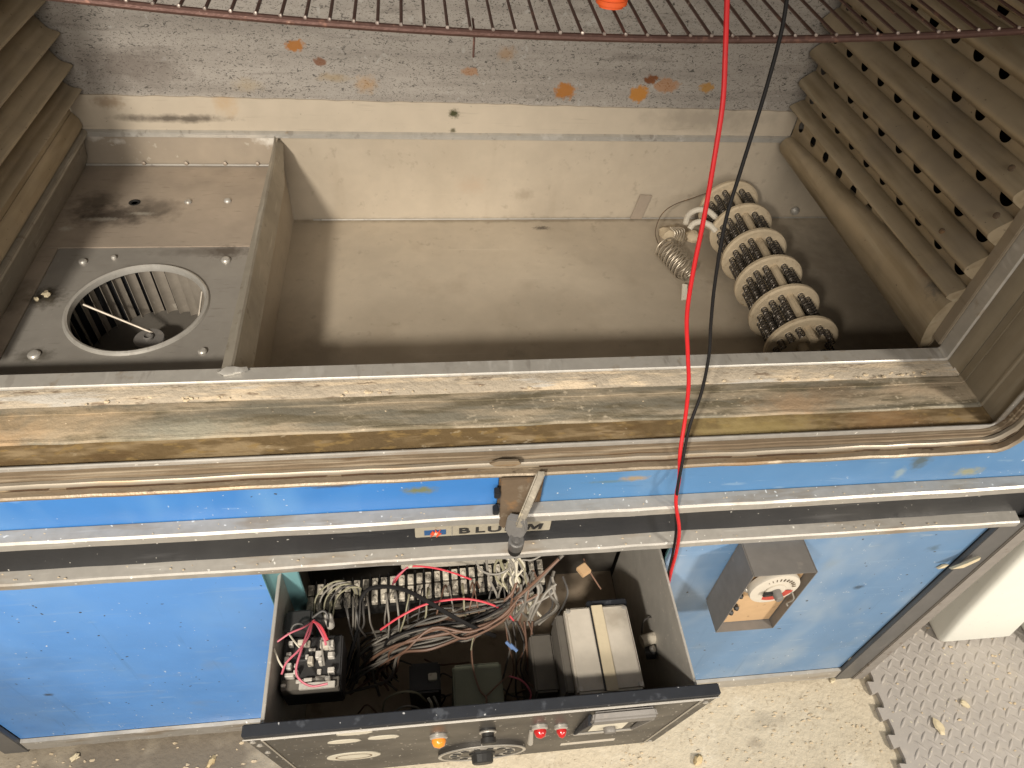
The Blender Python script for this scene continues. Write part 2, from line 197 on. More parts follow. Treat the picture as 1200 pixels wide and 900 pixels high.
# ------------------------------------------------------------------ mesh helpers
class MB:
    def __init__(s): s.v = []; s.f = []
    def add(s, vs, fs):
        o = len(s.v); s.v += [tuple(v) for v in vs]; s.f += [tuple(i + o for i in f) for f in fs]; return s
    def box(s, x0, x1, y0, y1, z0, z1):
        return s.add([(x, y, z) for z in (z0, z1) for y in (y0, y1) for x in (x0, x1)],
                     [(0, 2, 3, 1), (4, 5, 7, 6), (0, 1, 5, 4), (2, 6, 7, 3), (0, 4, 6, 2), (1, 3, 7, 5)])
    def obox(s, c, ax, ay, az):           # box from centre and three half vectors
        c, ax, ay, az = map(Vector, (c, ax, ay, az))
        return s.add([c + ax * a + ay * b + az * d for d in (-1, 1) for b in (-1, 1) for a in (-1, 1)],
                     [(0, 2, 3, 1), (4, 5, 7, 6), (0, 1, 5, 4), (2, 6, 7, 3), (0, 4, 6, 2), (1, 3, 7, 5)])
    def prism(s, prof, d):                # closed polygon prof (3D points) pushed along vector d
        n = len(prof); d = Vector(d); p = [Vector(q) for q in prof]
        return s.add(p + [q + d for q in p], [tuple(range(n))[::-1], tuple(range(n, 2 * n))] + [(i, (i + 1) % n, n + (i + 1) % n, n + i) for i in range(n)])
    def tube(s, pts, r, n=8, cap=True):
        pts = [Vector(p) for p in pts]; rs = r if isinstance(r, (list, tuple)) else [r] * len(pts)
        rings = []; up = None
        for i, p in enumerate(pts):
            t = (pts[min(i + 1, len(pts) - 1)] - pts[max(i - 1, 0)]).normalized()
            if up is None: up = t.orthogonal().normalized()
            up = (up - t * up.dot(t)); up = up.normalized() if up.length > 1e-6 else t.orthogonal().normalized()
            b = t.cross(up); rings.append([p + (up * math.cos(a) + b * math.sin(a)) * rs[i] for a in [2 * math.pi * k / n for k in range(n)]])
        vs = [v for g in rings for v in g]
        fs = [(i * n + k, i * n + (k + 1) % n, (i + 1) * n + (k + 1) % n, (i + 1) * n + k) for i in range(len(pts) - 1) for k in range(n)]
        if cap: fs += [tuple(range(n))[::-1], tuple((len(pts) - 1) * n + k for k in range(n))]
        return s.add(vs, fs)
    def lathe(s, prof, c, ax, n=32, close=False):   # prof: (radius, height) about axis
        ax = Vector(ax).normalized(); u = ax.orthogonal().normalized(); w_ = ax.cross(u); c = Vector(c); m = len(prof)
        vs = [c + ax * h + (u * math.cos(2 * math.pi * k / n) + w_ * math.sin(2 * math.pi * k / n)) * r for r, h in prof for k in range(n)]
        rr = range(m) if close else range(m - 1)
        fs = [(i * n + k, i * n + (k + 1) % n, ((i + 1) % m) * n + (k + 1) % n, ((i + 1) % m) * n + k) for i in rr for k in range(n)]
        if not close:
            fs += [tuple(range(n))[::-1], tuple((m - 1) * n + k for k in range(n))]
        return s.add(vs, fs)
    def blob(s, c, rx, ry, rz, seed=0, n=7, m=5, jit=.25):
        rnd = random.Random(seed); c = Vector(c); vs = []
        for i in range(1, m):
            th = math.pi * i / m
            for k in range(n):
                ph = 2 * math.pi * k / n; q = 1 + rnd.uniform(-jit, jit)
                vs.append(c + Vector((rx * math.sin(th) * math.cos(ph) * q, ry * math.sin(th) * math.sin(ph) * q, rz * math.cos(th) * q)))
        fs = [(i * n + k, (i + 1) * n + k, (i + 1) * n + (k + 1) % n, i * n + (k + 1) % n) for i in range(m - 2) for k in range(n)]
        fs += [tuple(range(n)), tuple((m - 2) * n + k for k in range(n))[::-1]]
        return s.add(vs, fs)
    def build(s, name, mat, parent=None, bevel=0, smooth=35, seg=2):
        off = Vector((0, 0, 0)); p = parent
        while p: off = off + p.location; p = p.parent
        me = bpy.data.meshes.new(name)
        me.from_pydata([Vector(v) - off for v in s.v], [], s.f)
        bm = bmesh.new(); bm.from_mesh(me)
        bmesh.ops.recalc_face_normals(bm, faces=bm.faces)
        if bevel:
            es = [e for e in bm.edges if len(e.link_faces) == 2 and e.calc_face_angle(0) > .5]
            bmesh.ops.bevel(bm, geom=es, offset=bevel, segments=seg, affect='EDGES', clamp_overlap=True)
        bm.to_mesh(me); bm.free()
        if smooth:
            me.polygons.foreach_set('use_smooth', [True] * len(me.polygons)); me.set_sharp_from_angle(angle=math.radians(smooth))
        me.materials.append(MT[mat])
        o = bpy.data.objects.new(name, me); COL.objects.link(o)
        if parent: o.parent = parent
        return o
def thing(name, label, cat, loc, group=None):
    o = bpy.data.objects.new(name, None); COL.objects.link(o); o.location = loc; o.empty_display_size = .05
    o['label'] = label; o['category'] = cat
    if group: o['group'] = group
    return o
def tag(o, label, cat, group=None):
    o['label'] = label; o['category'] = cat
    if group: o['group'] = group
    return o
def recentre(o):                                  # origin of a one-mesh thing at its own base
    vs = [v.co.copy() for v in o.data.vertices]
    c = Vector(((min(v.x for v in vs) + max(v.x for v in vs)) / 2, (min(v.y for v in vs) + max(v.y for v in vs)) / 2, min(v.z for v in vs)))
    for v in o.data.vertices: v.co -= c
    o.location = o.location + c; return o
def curve(pts, n=6):                              # Catmull-Rom through the points
    P = [Vector(p) for p in pts]; P = [P[0] * 2 - P[1]] + P + [P[-1] * 2 - P[-2]]; out = []
    for i in range(1, len(P) - 2):
        a, b, c, d = P[i - 1:i + 3]
        for k in range(n):
            t = k / n; out.append(.5 * ((2 * b) + (c - a) * t + (2 * a - 5 * b + 4 * c - d) * t * t + (3 * b - a - 3 * c + d) * t ** 3))
    return out + [P[-2]]
def half_holes(a0, a1, z0, z1, centres, r, place, n=12):
    """strip with half-moon holes hanging from its upper edge"""
    mb = MB(); cs = sorted(centres); edges = [a0] + [(cs[i] + cs[i + 1]) / 2 for i in range(len(cs) - 1)] + [a1]
    for i, c in enumerate(cs):
        l, rr = edges[i], edges[i + 1]; vi = []; vo = []; q = r * (1.18 if i == 0 else 1 + .06 * math.sin(i * 2.7))
        for k in range(n + 1):
            t = math.pi + math.pi * k / n; cx, sz = math.cos(t), math.sin(t); vi.append(place(c + q * cx, z1 + q * .95 * sz))
            g = min(((rr - c) if cx > 0 else (c - l)) / max(abs(cx), 1e-6), (z1 - z0) / max(abs(sz), 1e-6)); vo.append((c + cx * g, z1 + sz * g))
        for t in (l, rr):
            j = min(range(n + 1), key=lambda h: (vo[h][0] - t) ** 2 + (vo[h][1] - z0) ** 2); vo[j] = (t, z0)
        m = n + 1; mb.add(vi + [place(*p) for p in vo], [(k, k + 1, m + k + 1, m + k) for k in range(n)])
    return mb
def plate_holes(a0, a1, z0, z1, centres, r, place, n=16):
    """flat strip a0..a1 x z0..z1 with round holes; place(a,z)->3D point"""
    mb = MB(); cs = sorted(centres); edges = [a0] + [(cs[i] + cs[i + 1]) / 2 for i in range(len(cs) - 1)] + [a1]
    for i, c in enumerate(cs):
        l, rr = edges[i], edges[i + 1]; zc = (z0 + z1) / 2; ang = [2 * math.pi * k / n + math.pi / n for k in range(n)]; vi = []; vo = []
        for t in ang:
            cx, sz = math.cos(t), math.sin(t); vi.append(place(c + r * cx, zc + r * sz))
            k = min(((rr - c) if cx > 0 else (c - l)) / max(abs(cx), 1e-6), ((z1 - z0) / 2) / max(abs(sz), 1e-6)); vo.append((c + cx * k, zc + sz * k))
        for t, z_ in ((l, z0), (l, z1), (rr, z0), (rr, z1)):     # snap nearest to corners
            j = min(range(n), key=lambda q: (vo[q][0] - t) ** 2 + (vo[q][1] - z_) ** 2); vo[j] = (t, z_)
        mb.add(vi + [place(*q) for q in vo], [(k, (k + 1) % n, n + (k + 1) % n, n + k) for k in range(n)])
    return mb
# ================================================================== setting
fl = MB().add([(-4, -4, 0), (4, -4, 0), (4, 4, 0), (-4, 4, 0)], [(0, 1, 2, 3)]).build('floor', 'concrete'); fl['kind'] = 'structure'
# ================================================================== the oven
OV = thing('industrial_oven', 'large blue and bare metal industrial oven with its chamber open and floor plate removed', 'oven', (.065, .9, 0))
YB = 1.168
# --- chamber back
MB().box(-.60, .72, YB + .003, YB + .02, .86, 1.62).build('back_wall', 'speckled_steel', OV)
random.seed(3)
mb = MB()                                         # lower flange with a slightly wavering upper edge
xs = [-.56 + i * .0205 for i in range(62)]; top = [.907 - .012 * (x + .56) / 1.2 + random.uniform(-.0012, .0012) for x in xs]
for i in range(61):
    mb.add([(xs[i], YB, .846), (xs[i + 1], YB, .846), (xs[i + 1], YB, top[i + 1]), (xs[i], YB, top[i]), (xs[i], YB + .0035, top[i]), (xs[i + 1], YB + .0035, top[i + 1])], [(0, 1, 2, 3), (3, 2, 5, 4)])
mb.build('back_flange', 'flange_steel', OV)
MB().prism([(-.56, YB - .002, .848), (-.56, YB - .007, .845), (-.56, YB - .007, .838), (-.56, YB + .004, .836), (-.56, YB + .004, .848)], (1.26, 0, 0)).build('back_fold', 'galv', OV, bevel=.001)
# --- pan under the missing chamber floor
pw = MB().box(-.24, .86, YB + .003, YB + .015, .667, .836).build('pan_back', 'pan_steel', OV)
MB().box(-.26, .86, .60, YB + .003, .655, .667).build('pan_floor', 'pan_steel', OV)
MB().tube([(-.2, YB + .001, .6675), (.84, YB + .001, .6675)], .0016, 6).build('weld_seam', 'galv', OV)
MB().box(.85, .86, .60, YB + .003, .667, .83).build('pan_side', 'pan_steel', OV)
MB().box(-.26, .86, .588, .60, .655, .833).build('pan_front', 'pan_steel', OV)
MB().prism([(.418, YB, .668), (.442, YB, .668), (.452, YB, .722), (.428, YB, .724)], (0, -.0025, 0)).build('slot_shadow_tab', 'deck_steel', OV, bevel=.0006)  # thin plate standing in for the shadow of a slot
b_ = MB(); b_.lathe([(.009, 0), (.009, .004), (.005, .009), (.001, .010)], (.762, YB + .001, .685), (0, -1, 0), 16); b_.build('bolt', 'galv', OV)
# --- blower bay
dz = .779
MB().box(-.60, -.236, YB + .003, YB + .015, dz, .836).build('bay_back', 'deck_band', OV)
MB().tube([(-.60, YB + .001, dz + .003), (-.238, YB + .001, dz + .003)], .0018, 6).build('weld_seam', 'galv', OV)
MB().box(-.62, -.236, .9362, YB + .003, dz - .003, dz + .001).build('bay_deck', 'deck_steel', OV, bevel=.0006)
MB().box(-.62, -.5412, .60, .9355, dz - .003, dz + .0012).build('bay_deck', 'deck_steel', OV, bevel=.0006)
HC = Vector((-.395, .797, dz)); HR = .0905
mb = MB(); n = 48; x0, x1, y0, y1 = -.5400, -.2365, .60, .9350; vi = []; vo = []
for k in range(n):
    t = 2 * math.pi * (k + .5) / n; cx, sy = math.cos(t), math.sin(t); vi.append((HC.x + HR * cx, HC.y + HR * sy, dz))
    q = min(((x1 - HC.x) if cx > 0 else (HC.x - x0)) / max(abs(cx), 1e-6), ((y1 - HC.y) if sy > 0 else (HC.y - y0)) / max(abs(sy), 1e-6)); vo.append([HC.x + cx * q, HC.y + sy * q, dz])
for X_ in (x0, x1):
    for Y_ in (y0, y1):
        j = min(range(n), key=lambda q: (vo[q][0] - X_) ** 2 + (vo[q][1] - Y_) ** 2); vo[j] = [X_, Y_, dz]
mb.add(vi + vo, [(k, (k + 1) % n, n + (k + 1) % n, n + k) for k in range(n)]).build('blower_plate', 'plate_steel', OV)
mb = MB(); pr = [(HR + .005, .0003), (HR + .0035, .0035), (HR + .001, .0048), (HR - .002, .003), (HR - .003, -.002), (HR - .003, -.005), (HR - .0015, -.005), (HR, -.002), (HR + .004, .0002)]
mb.lathe(pr, HC, (0, 0, 1), 64, close=True).build('inlet_ring', 'galv', OV)
BW = MB().lathe([(.005, 0), (.098, 0), (.098, .004), (.005, .004)], (HC.x, HC.y, .684), (0, 0, 1), 48).build('blower_wheel', 'dark_grey', OV)
mb = MB(); mb.lathe([(.104, 0), (.106, 0), (.106, .1), (.104, .1)], (HC.x, HC.y, .664), (0, 0, 1), 48, close=True).build('scroll_housing', 'dark_void', OV)
M('blade_steel', (.36, .315, .26), .42, .45, (20, .4), [dict(s=(60, 60, 30), lo=.62, hi=.68, c=(.55, .5, .42), a=.6, m=22)])
proto = None
for k in range(30):
    t = 2 * math.pi * k / 30; c, s_ = math.cos(t), math.sin(t)
    mb = MB(); pr = []
    for (r_, o_) in ((.0975, 0), (.0965, .005), (.0935, .0098), (.0885, .0125)):
        pr.append((HC.x + r_ * c - o_ * s_, HC.y + r_ * s_ + o_ * c))
    pr2 = [(x - .0008 * s_, y + .0008 * c) for x, y in pr]
    mb.prism([(x, y, .6885) for x, y in pr + pr2[::-1]], (0, 0, .0830)); mb.build('blade', 'blade_steel', BW)
hub = MB().lathe([(.024, -.036), (.016, -.030), (.014, -.008), (.0205, -.006), (.0215, -.002), (.0205, 0), (.007, 0), (.007, .004), (.005, .005), (.0048, .001), (.001, .001)], (HC.x, HC.y - .006, .726), (0, 0, 1), 24).build('hub', 'guard_grey', BW)
MB().tube([(HC.x + .004, HC.y + .006, .724), (HC.x - .082, HC.y + .022, .768)], .0018, 6).build('stay_rod', 'blade_steel', BW)
MB().tube([(HC.x + .060, HC.y - .020, .706), (HC.x + .074, HC.y + .048, .766)], .0018, 6).build('stay_rod', 'blade_steel', BW)
for (x, y, r_) in ((-.501, .707, .008), (-.292, .705, .006), (-.293, .901, .007), (-.496, .901, .006), (-.455, .91, .004), (-.377, 1.057, .006), (-.315, 1.06, .006)):
    MB().lathe([(r_, -.001), (r_, .0015), (r_ * .75, .0035), (r_ * .2, .0042)], (x, y, dz + .001), (0, 0, 1), 12).build('screw', 'galv', OV)
mb = MB(); mb.lathe([(.006, 0), (.009, .0012), (.006, .0012), (.001, -.004)], (-.46, 1.055, dz + .001), (0, 0, 1), 16).build('drill_hole', 'duct_black', OV)
for x in (-.47, -.40, -.335, -.28):
    MB().lathe([(.0035, 0), (.0035, .001), (.001, .002)], (x, YB - .0005, dz + .007), (0, -1, 0), 10).build('rivet', 'deck_steel', OV)
# --- divider between blower bay and pan
DV = MB().box(-.240, -.236, .60, YB, .667, .8385).build('divider', 'flange_steel', OV)
mb = MB(); ys = [.601, .64, .80, .95, 1.08, 1.13, 1.164]; xr = [-.216, -.216, -.218, -.220, -.222, -.225, -.229]
for i in range(len(ys) - 1):                      # folded cap: flat top then a skirt leaning out into the pan
    a, b = ys[i], ys[i + 1]; ra, rb = xr[i], xr[i + 1]
    da, db = [.042 if y < 1.1 else .016 for y in (a, b)]
    mb.add([(-.2405, a, .8385), (ra - .013 if a < 1.1 else ra - .012, a, .842), (ra - .0105 if a < 1.1 else ra - .010, a, .8395), (ra, a, .842 - da), (-.2405, b, .8385), (rb - .013 if b < 1.1 else rb - .012, b, .842), (rb - .0105 if b < 1.1 else rb - .010, b, .8395), (rb, b, .842 - db)], [(0, 1, 5, 4), (1, 2, 6, 5), (2, 3, 7, 6)])
mb.build('divider_cap', 'cap_steel', DV, smooth=20)
mb = MB(); mb.blob((-.226, .607, .842), .018, .008, .003, 5, 9, 5, .3); mb.build('weld_bead', 'galv', DV)
# --- perforated ribbed side walls
def side_wall(name, X, sg, zs, d, tilt, holes, hr, ends, prof):
    root = MB().box(min(X + sg * .030, X + sg * .034), max(X + sg * .030, X + sg * .034), ends[0], ends[1], zs[0] - .03, zs[-1] + .06).build(name, 'duct_black', OV)
    def tz(y, z): return z + tilt * (1.17 - y)
    cs = [ends[0] + .030 + i * .0535 for i in range(int((ends[1] - ends[0] - .03) / .0535) + 1)]
    for k, z in enumerate(zs):
        z0, z1 = (z - .0100 if k else z - .03), z + .0175
        zm = (z0 + z1) / 2
        pl = lambda a, q: (X, a, tz(a, q))
        per = zs[1] - zs[0]
        if k == 0 and sg > 0: mb = plate_holes(ends[0], ends[1], z - .0175, z + .0145, cs, hr, pl); mb.add([pl(ends[0], z - .07), pl(ends[1], z - .07), pl(ends[1], z - .0175), pl(ends[0], z - .0175)], [(0, 1, 2, 3)])
        elif k == 0: mb = MB().add([pl(ends[0], z - .07), pl(ends[1], z - .07), pl(ends[1], z + .0145), pl(ends[0], z + .0145)], [(0, 1, 2, 3)])
        else: mb = half_holes(ends[0], ends[1], z - .0125, z + .0005, cs, hr * 1.12, pl)
        mb.build('perforated_strip', 'wall_steel', root, smooth=0)
        zr = z + (.0145 if k == 0 else .0005); zt = z + per - .0120
        mb = MB(); pp = [(X - sg * a * d, zr + (zt - zr) * b) for a, b in prof]; m = len(pp)
        ysx = [ends[0], ends[1]]
        for y in ysx: mb.add([(x, y, tz(y, q)) for x, q in pp], [])
        mb.f += [(i, i + 1, m + i + 1, m + i) for i in range(m - 1)] + [tuple(range(m)), tuple(range(m, 2 * m))]
        mb.build('wall_rib', 'wall_steel', root, smooth=60)
    return root
RW = side_wall('side_wall', .690, 1, [.880 + .0515 * i for i in range(14)], .0235, .020, True, .0092, (.630, 1.164), ((0, 0), (.30, .09), (.62, .20), (.85, .30), (.97, .39), (1, .47), (.97, .54), (.88, .62), (.70, .73), (.40, .87), (.16, .985), (0, 1)))
LW = side_wall('side_wall', -.553, -1, [.896 + .0480 * i for i in range(14)], .030, .010, True, .0075, (.630, 1.164), ((0, 0), (.85, .16), (.98, .22), (1, .28), (.95, .34), (.55, .46), (.42, .56), (.10, .985), (0, 1)))
MB().box(.6865, .6925, .6145, .6315, .845, 1.62).build('wall_end', 'skirt_steel', RW, bevel=.001)
# bottom ledge of the right wall
mb = MB(); rings = []
for y, zt_ in ((.631, .912), (.72, .903), (.86, .888), (1.0, .872), (1.155, .853)):
    zb_ = .815; h_ = zt_ - zb_
    rings.append([(x, y, zb_ + h_ * f_) for x, f_ in ((.694, 0), (.686, .02), (.679, .10), (.674, .25), (.6705, .45), (.6695, .62), (.6715, .78), (.677, .92), (.684, .99), (.694, 1))])
m = 10; mb.add([v for r_ in rings for v in r_], [(i * m + k, i * m + k + 1, (i + 1) * m + k + 1, (i + 1) * m + k) for i in range(4) for k in range(m - 1)] + [tuple(range(m)), tuple(4 * m + k for k in range(m))])
mb.build('wall_ledge', 'wall_steel', RW, smooth=60)
mb = MB(); pr = [(-.553, .880), (-.545, .868), (-.543, .856), (-.546, .8505), (-.60, .8505), (-.60, .880)]
mb.prism([(x, .62, z) for x, z in pr], (0, .545, 0)); mb.build('wall_skirt', 'wall_steel', LW, bevel=.0012)
mb = MB(); pr = [(-.547, .850), (-.540, .847), (-.539, .843), (-.543, .839), (-.5455, .843), (-.549, .843), (-.551, .832), (-.556, .80), (-.566, .78), (-.60, .78), (-.60, .850)]
mb.prism([(x, .62, z) for x, z in pr], (0, .545, 0)); mb.build('side_channel', 'cap_steel', LW, bevel=.0008)
for (y, z) in ((.70, .955), (.64, 1.02), (.66, 1.07)):
    MB().lathe([(.004, 0), (.004, .002), (.001, .003)], (.672, y, z + .012), (-1, 0, .4), 10).build('rivet', 'rusty_plate', RW)
# --- door frame: U-shaped sections swept along sill and jambs
XL, XR, ZS, ZT = -.575, .690, .840, 1.62
def sweep(name, prof, mat, r=.004, parent=OV, bevel=0, seg=6, wob=0):
    prof = list(prof); rings = []
    def path(n):
        xl, xr, z = XL - n, XR + n, ZS - n; rr = max(r, .002); out = [(xl, ZT)]
        for k in range(seg + 1): a = math.pi + (math.pi / 2) * k / seg; out.append((xl + rr + rr * math.cos(a), z + rr + rr * math.sin(a)))
        m = 40
        for k in range(1, m): out.append((xl + rr + (xr - xl - 2 * rr) * k / m, z))
        for k in range(seg + 1): a = 1.5 * math.pi + (math.pi / 2) * k / seg; out.append((xr - rr + rr * math.cos(a), z + rr + rr * math.sin(a)))
        return out + [(xr, ZT)]
    mb = MB(); P = [path(n) for n, y in prof]; m = len(P[0]); n = len(prof)
    rnd = random.Random(hash(name) % 97 if False else len(name))
    wv = [rnd.uniform(-wob, wob) for _ in range(m)]
    mb.add([(P[j][i][0], prof[j][1] + wv[i], P[j][i][1] + wv[i] * .6) for i in range(m) for j in range(n)], [(i * n + j, i * n + (j + 1) % n, (i + 1) * n + (j + 1) % n, (i + 1) * n + j) for i in range(m - 1) for j in range(n)])
    o = mb.build(name, mat, parent, bevel=bevel, smooth=40)
    if mat in ('sill_steel', 'sill_grit', 'sill_brown'):
        o.data.materials.append(MT['jamb_steel'])
        for p in o.data.polygons:
            if p.center.z > .850 or (p.center.z > .836 and abs(p.normal.x) > .6): p.material_index = 1
    return o
B = .060
sweep('frame_lip', [(0, .614), (0, .594), (.002, .5925), (B, .5925), (B, .614)], 'galv', .003)
sweep('frame_ledge', [(.0025, .5922), (.0035, .578), (.0085, .5705), (B, .5705), (B, .5922)], 'sill_grit', .003, wob=.0007)
sweep('frame_step', [(.0095, .5702), (.0095, .5590), (B, .5590), (B, .5702)], 'sill_steel', .003, wob=.0005)
sweep('frame_sill', [(.0110, .5588), (.0100, .5235), (.0115, .5205), (B, .5205), (B, .5588)], 'sill_steel', .003)
sweep('dirt_ridge', [(.0115, .5245), (.0095, .5225), (.0100, .5200), (.0130, .5185), (.020, .5185), (.020, .5245)], 'sill_steel', .003, wob=.0008)
sweep('frame_slope', [(.0125, .5202), (.0165, .4910), (B, .4910), (B, .5202)], 'sill_brown', .003)
sweep('frame_edge', [(.0135, .4908), (.0115, .4902), (.0110, .4885), (.0118, .4869), (.0150, .4868), (B, .4868), (B, .4908)], 'alu', .006)
sweep('trim_strip', [(.0165, .4866), (.0170, .4815), (.0185, .4810), (.0190, .4785), (.0225, .4778), (B, .4775), (B, .4866)], 'trim_brown', .022, wob=.0004)
sweep('trim_bead', [(.0222, .4772), (.0225, .4735), (.0245, .4715), (.0270, .4712), (.0292, .4730), (.0300, .4772)], 'trim_bright', .034, wob=.0006)
sweep('door_gasket', [(.0298, .4800), (.0298, .4775), (.0396, .4775), (.0396, .4800)], 'gasket_brown', .038)
sweep('trim_edge', [(.0385, .4768), (.0380, .4690), (.0400, .4672), (.0435, .4680), (.0440, .4768)], 'trim_tan', .030, wob=.0005)
# --- blue shell
def front(name, mat, x0, x1, z0, z1, y=.47, t=.006, parent=OV, bevel=.0008): return MB().box(x0, x1, y, y + t, z0, z1).build(name, mat, parent, bevel=bevel)
front('front_strip', 'blue_paint', -.76, .0815, .735, .7965); MB().prism([(x, .47, z) for x, z in ((.135, .735), (.886, .735), (.886, 1.68), (.735, 1.68), (.735, .8150), (.729, .8040), (.7165, .7965), (.135, .7965))], (0, .006, 0)).build('front_face', 'blue_face', OV, bevel=.0008); front('front_stile', 'blue_paint', -.76, -.6195, .7970, 1.68)
front('front_head', 'blue_paint', -.6190, .7345, 1.62, 1.68)
MB().box(-.75, .88, .4785, .4867, .62, .778).build('backing_sheet', 'black_channel', OV)
for x0, x1 in ((-.772, -.76), (.886, .898)): MB().box(x0, x1, .475, 1.36, .02, 1.70).build('side_panel', 'post_edge', OV)
MB().box(-.76, .886, .477, 1.36, 1.69, 1.70).build('roof', 'blue_paint', OV); MB().box(-.76, .886, 1.345, 1.36, .02, 1.69).build('rear_panel', 'post_grey', OV)
MB().box(-.58, .72, .60, 1.2, 1.622, 1.63).build('chamber_ceiling', 'wall_steel', OV)
def rail(name, pr, x0, x1, mat='alu', bev=.0012, wob=.0005):
    rnd = random.Random(int(x1 * 1000) + len(pr)); N = 48; n = len(pr); mb = MB(); a = b = 0
    for i in range(N + 1):                         # long sections are never quite straight
        a = a * .7 + rnd.uniform(-wob, wob); b = b * .7 + rnd.uniform(-wob, wob)
        mb.add([(x0 + (x1 - x0) * i / N, y + a * (j not in (0, n - 1)), z + b * (j not in (0, n - 1))) for j, (y, z) in enumerate(pr)], [])
    mb.f += [(i * n + j, i * n + (j + 1) % n, (i + 1) * n + (j + 1) % n, (i + 1) * n + j) for i in range(N) for j in range(n)] + [tuple(range(n)), tuple(N * n + j for j in range(n))]
    return mb.build(name, mat, OV, bevel=bev if bev < .001 else 0, smooth=30)
rail('trim_rail', [(.4690, .7395), (.4540, .7375), (.4515, .7350), (.4515, .7235), (.4560, .7235), (.4690, .7260)], -.76, .90)
rail('trim_rail', [(.4780, .6385), (.4610, .6345), (.4590, .6320), (.4590, .6225), (.4640, .6200), (.4780, .6200)], -.772, .846)
rail('recess_channel', [(.4690, .7230), (.4745, .7160), (.4775, .70), (.4775, .66), (.4740, .6400), (.4784, .6390), (.4784, .7230)], -.76, .85, 'black_channel', .001)
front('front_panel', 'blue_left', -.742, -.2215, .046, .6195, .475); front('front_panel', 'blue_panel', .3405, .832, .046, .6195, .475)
rail('bottom_rail', [(.4745, .0455), (.4680, .0440), (.4670, .0100), (.4745, .0100)], -.742, -.2215, 'alu'); rail('bottom_rail', [(.4745, .0455), (.4680, .0440), (.4670, .0100), (.4745, .0100)], -.221, .850, 'alu')
rail('plinth', [(.484, .012), (.484, .0), (1.3, .0), (1.3, .012)], -.74, .86, 'post_grey')
MB().prism([(.8325, .4745, 0), (.8325, .4660, 0), (.872, .4660, 0), (.872, .4745, 0)], (0, 0, .6195)).build('corner_post', 'post_grey', OV, bevel=.001)
MB().prism([(.8725, .4765, 0), (.8725, .4630, 0), (.898, .4630, 0), (.898, .4745, 0)], (0, 0, .735)).build('corner_angle', 'post_edge', OV, bevel=.0015)
MB().prism([(-.7425, .4745, 0), (-.7425, .4660, 0), (-.785, .4660, 0), (-.785, .4745, 0)], (0, 0, .6195)).build('corner_post', 'post_grey', OV, bevel=.001)
# drawer bay: dark box with teal jambs
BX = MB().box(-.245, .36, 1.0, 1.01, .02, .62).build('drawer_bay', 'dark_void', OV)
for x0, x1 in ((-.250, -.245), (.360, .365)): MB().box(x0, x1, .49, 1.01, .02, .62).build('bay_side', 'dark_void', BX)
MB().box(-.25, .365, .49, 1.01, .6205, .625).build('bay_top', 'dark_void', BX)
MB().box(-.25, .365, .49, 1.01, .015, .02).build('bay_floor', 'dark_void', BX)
MB().prism([(-.2212, .474, .03), (-.2212, .481, .03), (-.2060, .497, .03), (-.1850, .500, .03), (-.1850, .506, .03), (-.232, .506, .03), (-.232, .482, .03)], (0, 0, .589)).build('bay_jamb', 'teal_paint', BX, bevel=.001)
MB().prism([(.3402, .4815, .03), (.348, .497, .03), (.360, .500, .03), (.360, .4815, .03)], (0, 0, .589)).build('bay_jamb', 'teal_paint', BX, bevel=.001)
# --- latch strike and lever
MB().box(.082, .1345, .4685, .4715, .7400, .7964).build('strike_plate', 'rusty_plate', OV, bevel=.0008)
MB().prism([(.083, .462, .802), (.130, .462, .800), (.125, .4505, .770), (.100, .4490, .730), (.089, .4490, .715), (.0835, .4495, .722)], (0, .003, 0)).build('strike_hook', 'rusty_plate', OV, bevel=.0008)
for z in (.772, .735): MB().box(.0755, .0825, .455, .464, z, z + .012).build('strike_lug', 'black_channel', OV, bevel=.001)
LV = MB().prism([(.1225, .4615, .806), (.1325, .4590, .808), (.1080, .4290, .7455), (.0985, .4315, .7440)], (.0015, .0055, .0035)).build('latch_lever', 'latch_steel', OV, bevel=.0015, seg=2)
MB().prism([(.0905, .4430, .748), (.109, .4330, .756), (.112, .4260, .742), (.108, .4250, .730), (.093, .4280, .726), (.088, .4380, .732)], (.004, .006, .004)).build('lever_fork', 'chrome_dark', LV, bevel=.0015)
MB().lathe([(.002, 0), (.0085, 0), (.0095, .0015), (.0095, .018), (.0082, .0195), (.0062, .0195), (.0060, .0185), (.0030, .0185), (.0028, .0200), (.0005, .0200)], (.1015, .4260, .7115), (0, -.12, 1), 20).build('lever_roller', 'chrome_dark', LV)
MB().lathe([(.0080, 0), (.0085, .002), (.0085, .012), (.0070, .0125), (.001, .0125)], (.1015, .4275, .6985), (0, -.12, 1), 16).build('roller_stud', 'rubber_black', LV)
# --- nameplate
def txt(body, size, loc, sx, mat, parent, name, depth=.0006, tilt=math.pi / 2):
    c = bpy.data.curves.new(name, 'FONT'); c.body = body; c.size = size; c.extrude = depth; c.offset = .00035
    o = bpy.data.objects.new(name, c); COL.objects.link(o); dg = bpy.context.evaluated_depsgraph_get()
    me = bpy.data.meshes.new_from_object(o.evaluated_get(dg)); bpy.data.objects.remove(o)
    vs = [v.co for v in me.vertices]; cx = (min(v.x for v in vs) + max(v.x for v in vs)) / 2; cy = (min(v.y for v in vs) + max(v.y for v in vs)) / 2
    off = Vector((0, 0, 0)); p = parent
    while p: off += p.location; p = p.parent
    for v in me.vertices:
        x, y, z = (v.co.x - cx) * sx, v.co.y - cy, v.co.z
        v.co = Vector((x, y * math.cos(tilt) - z * math.sin(tilt), y * math.sin(tilt) + z * math.cos(tilt))) + Vector(loc) - off
    me.materials.clear(); me.materials.append(MT[mat]); r = bpy.data.objects.new(name, me); COL.objects.link(r); r.parent = parent; return r
py = .4735; zt = at(565, 620, 1, py).z
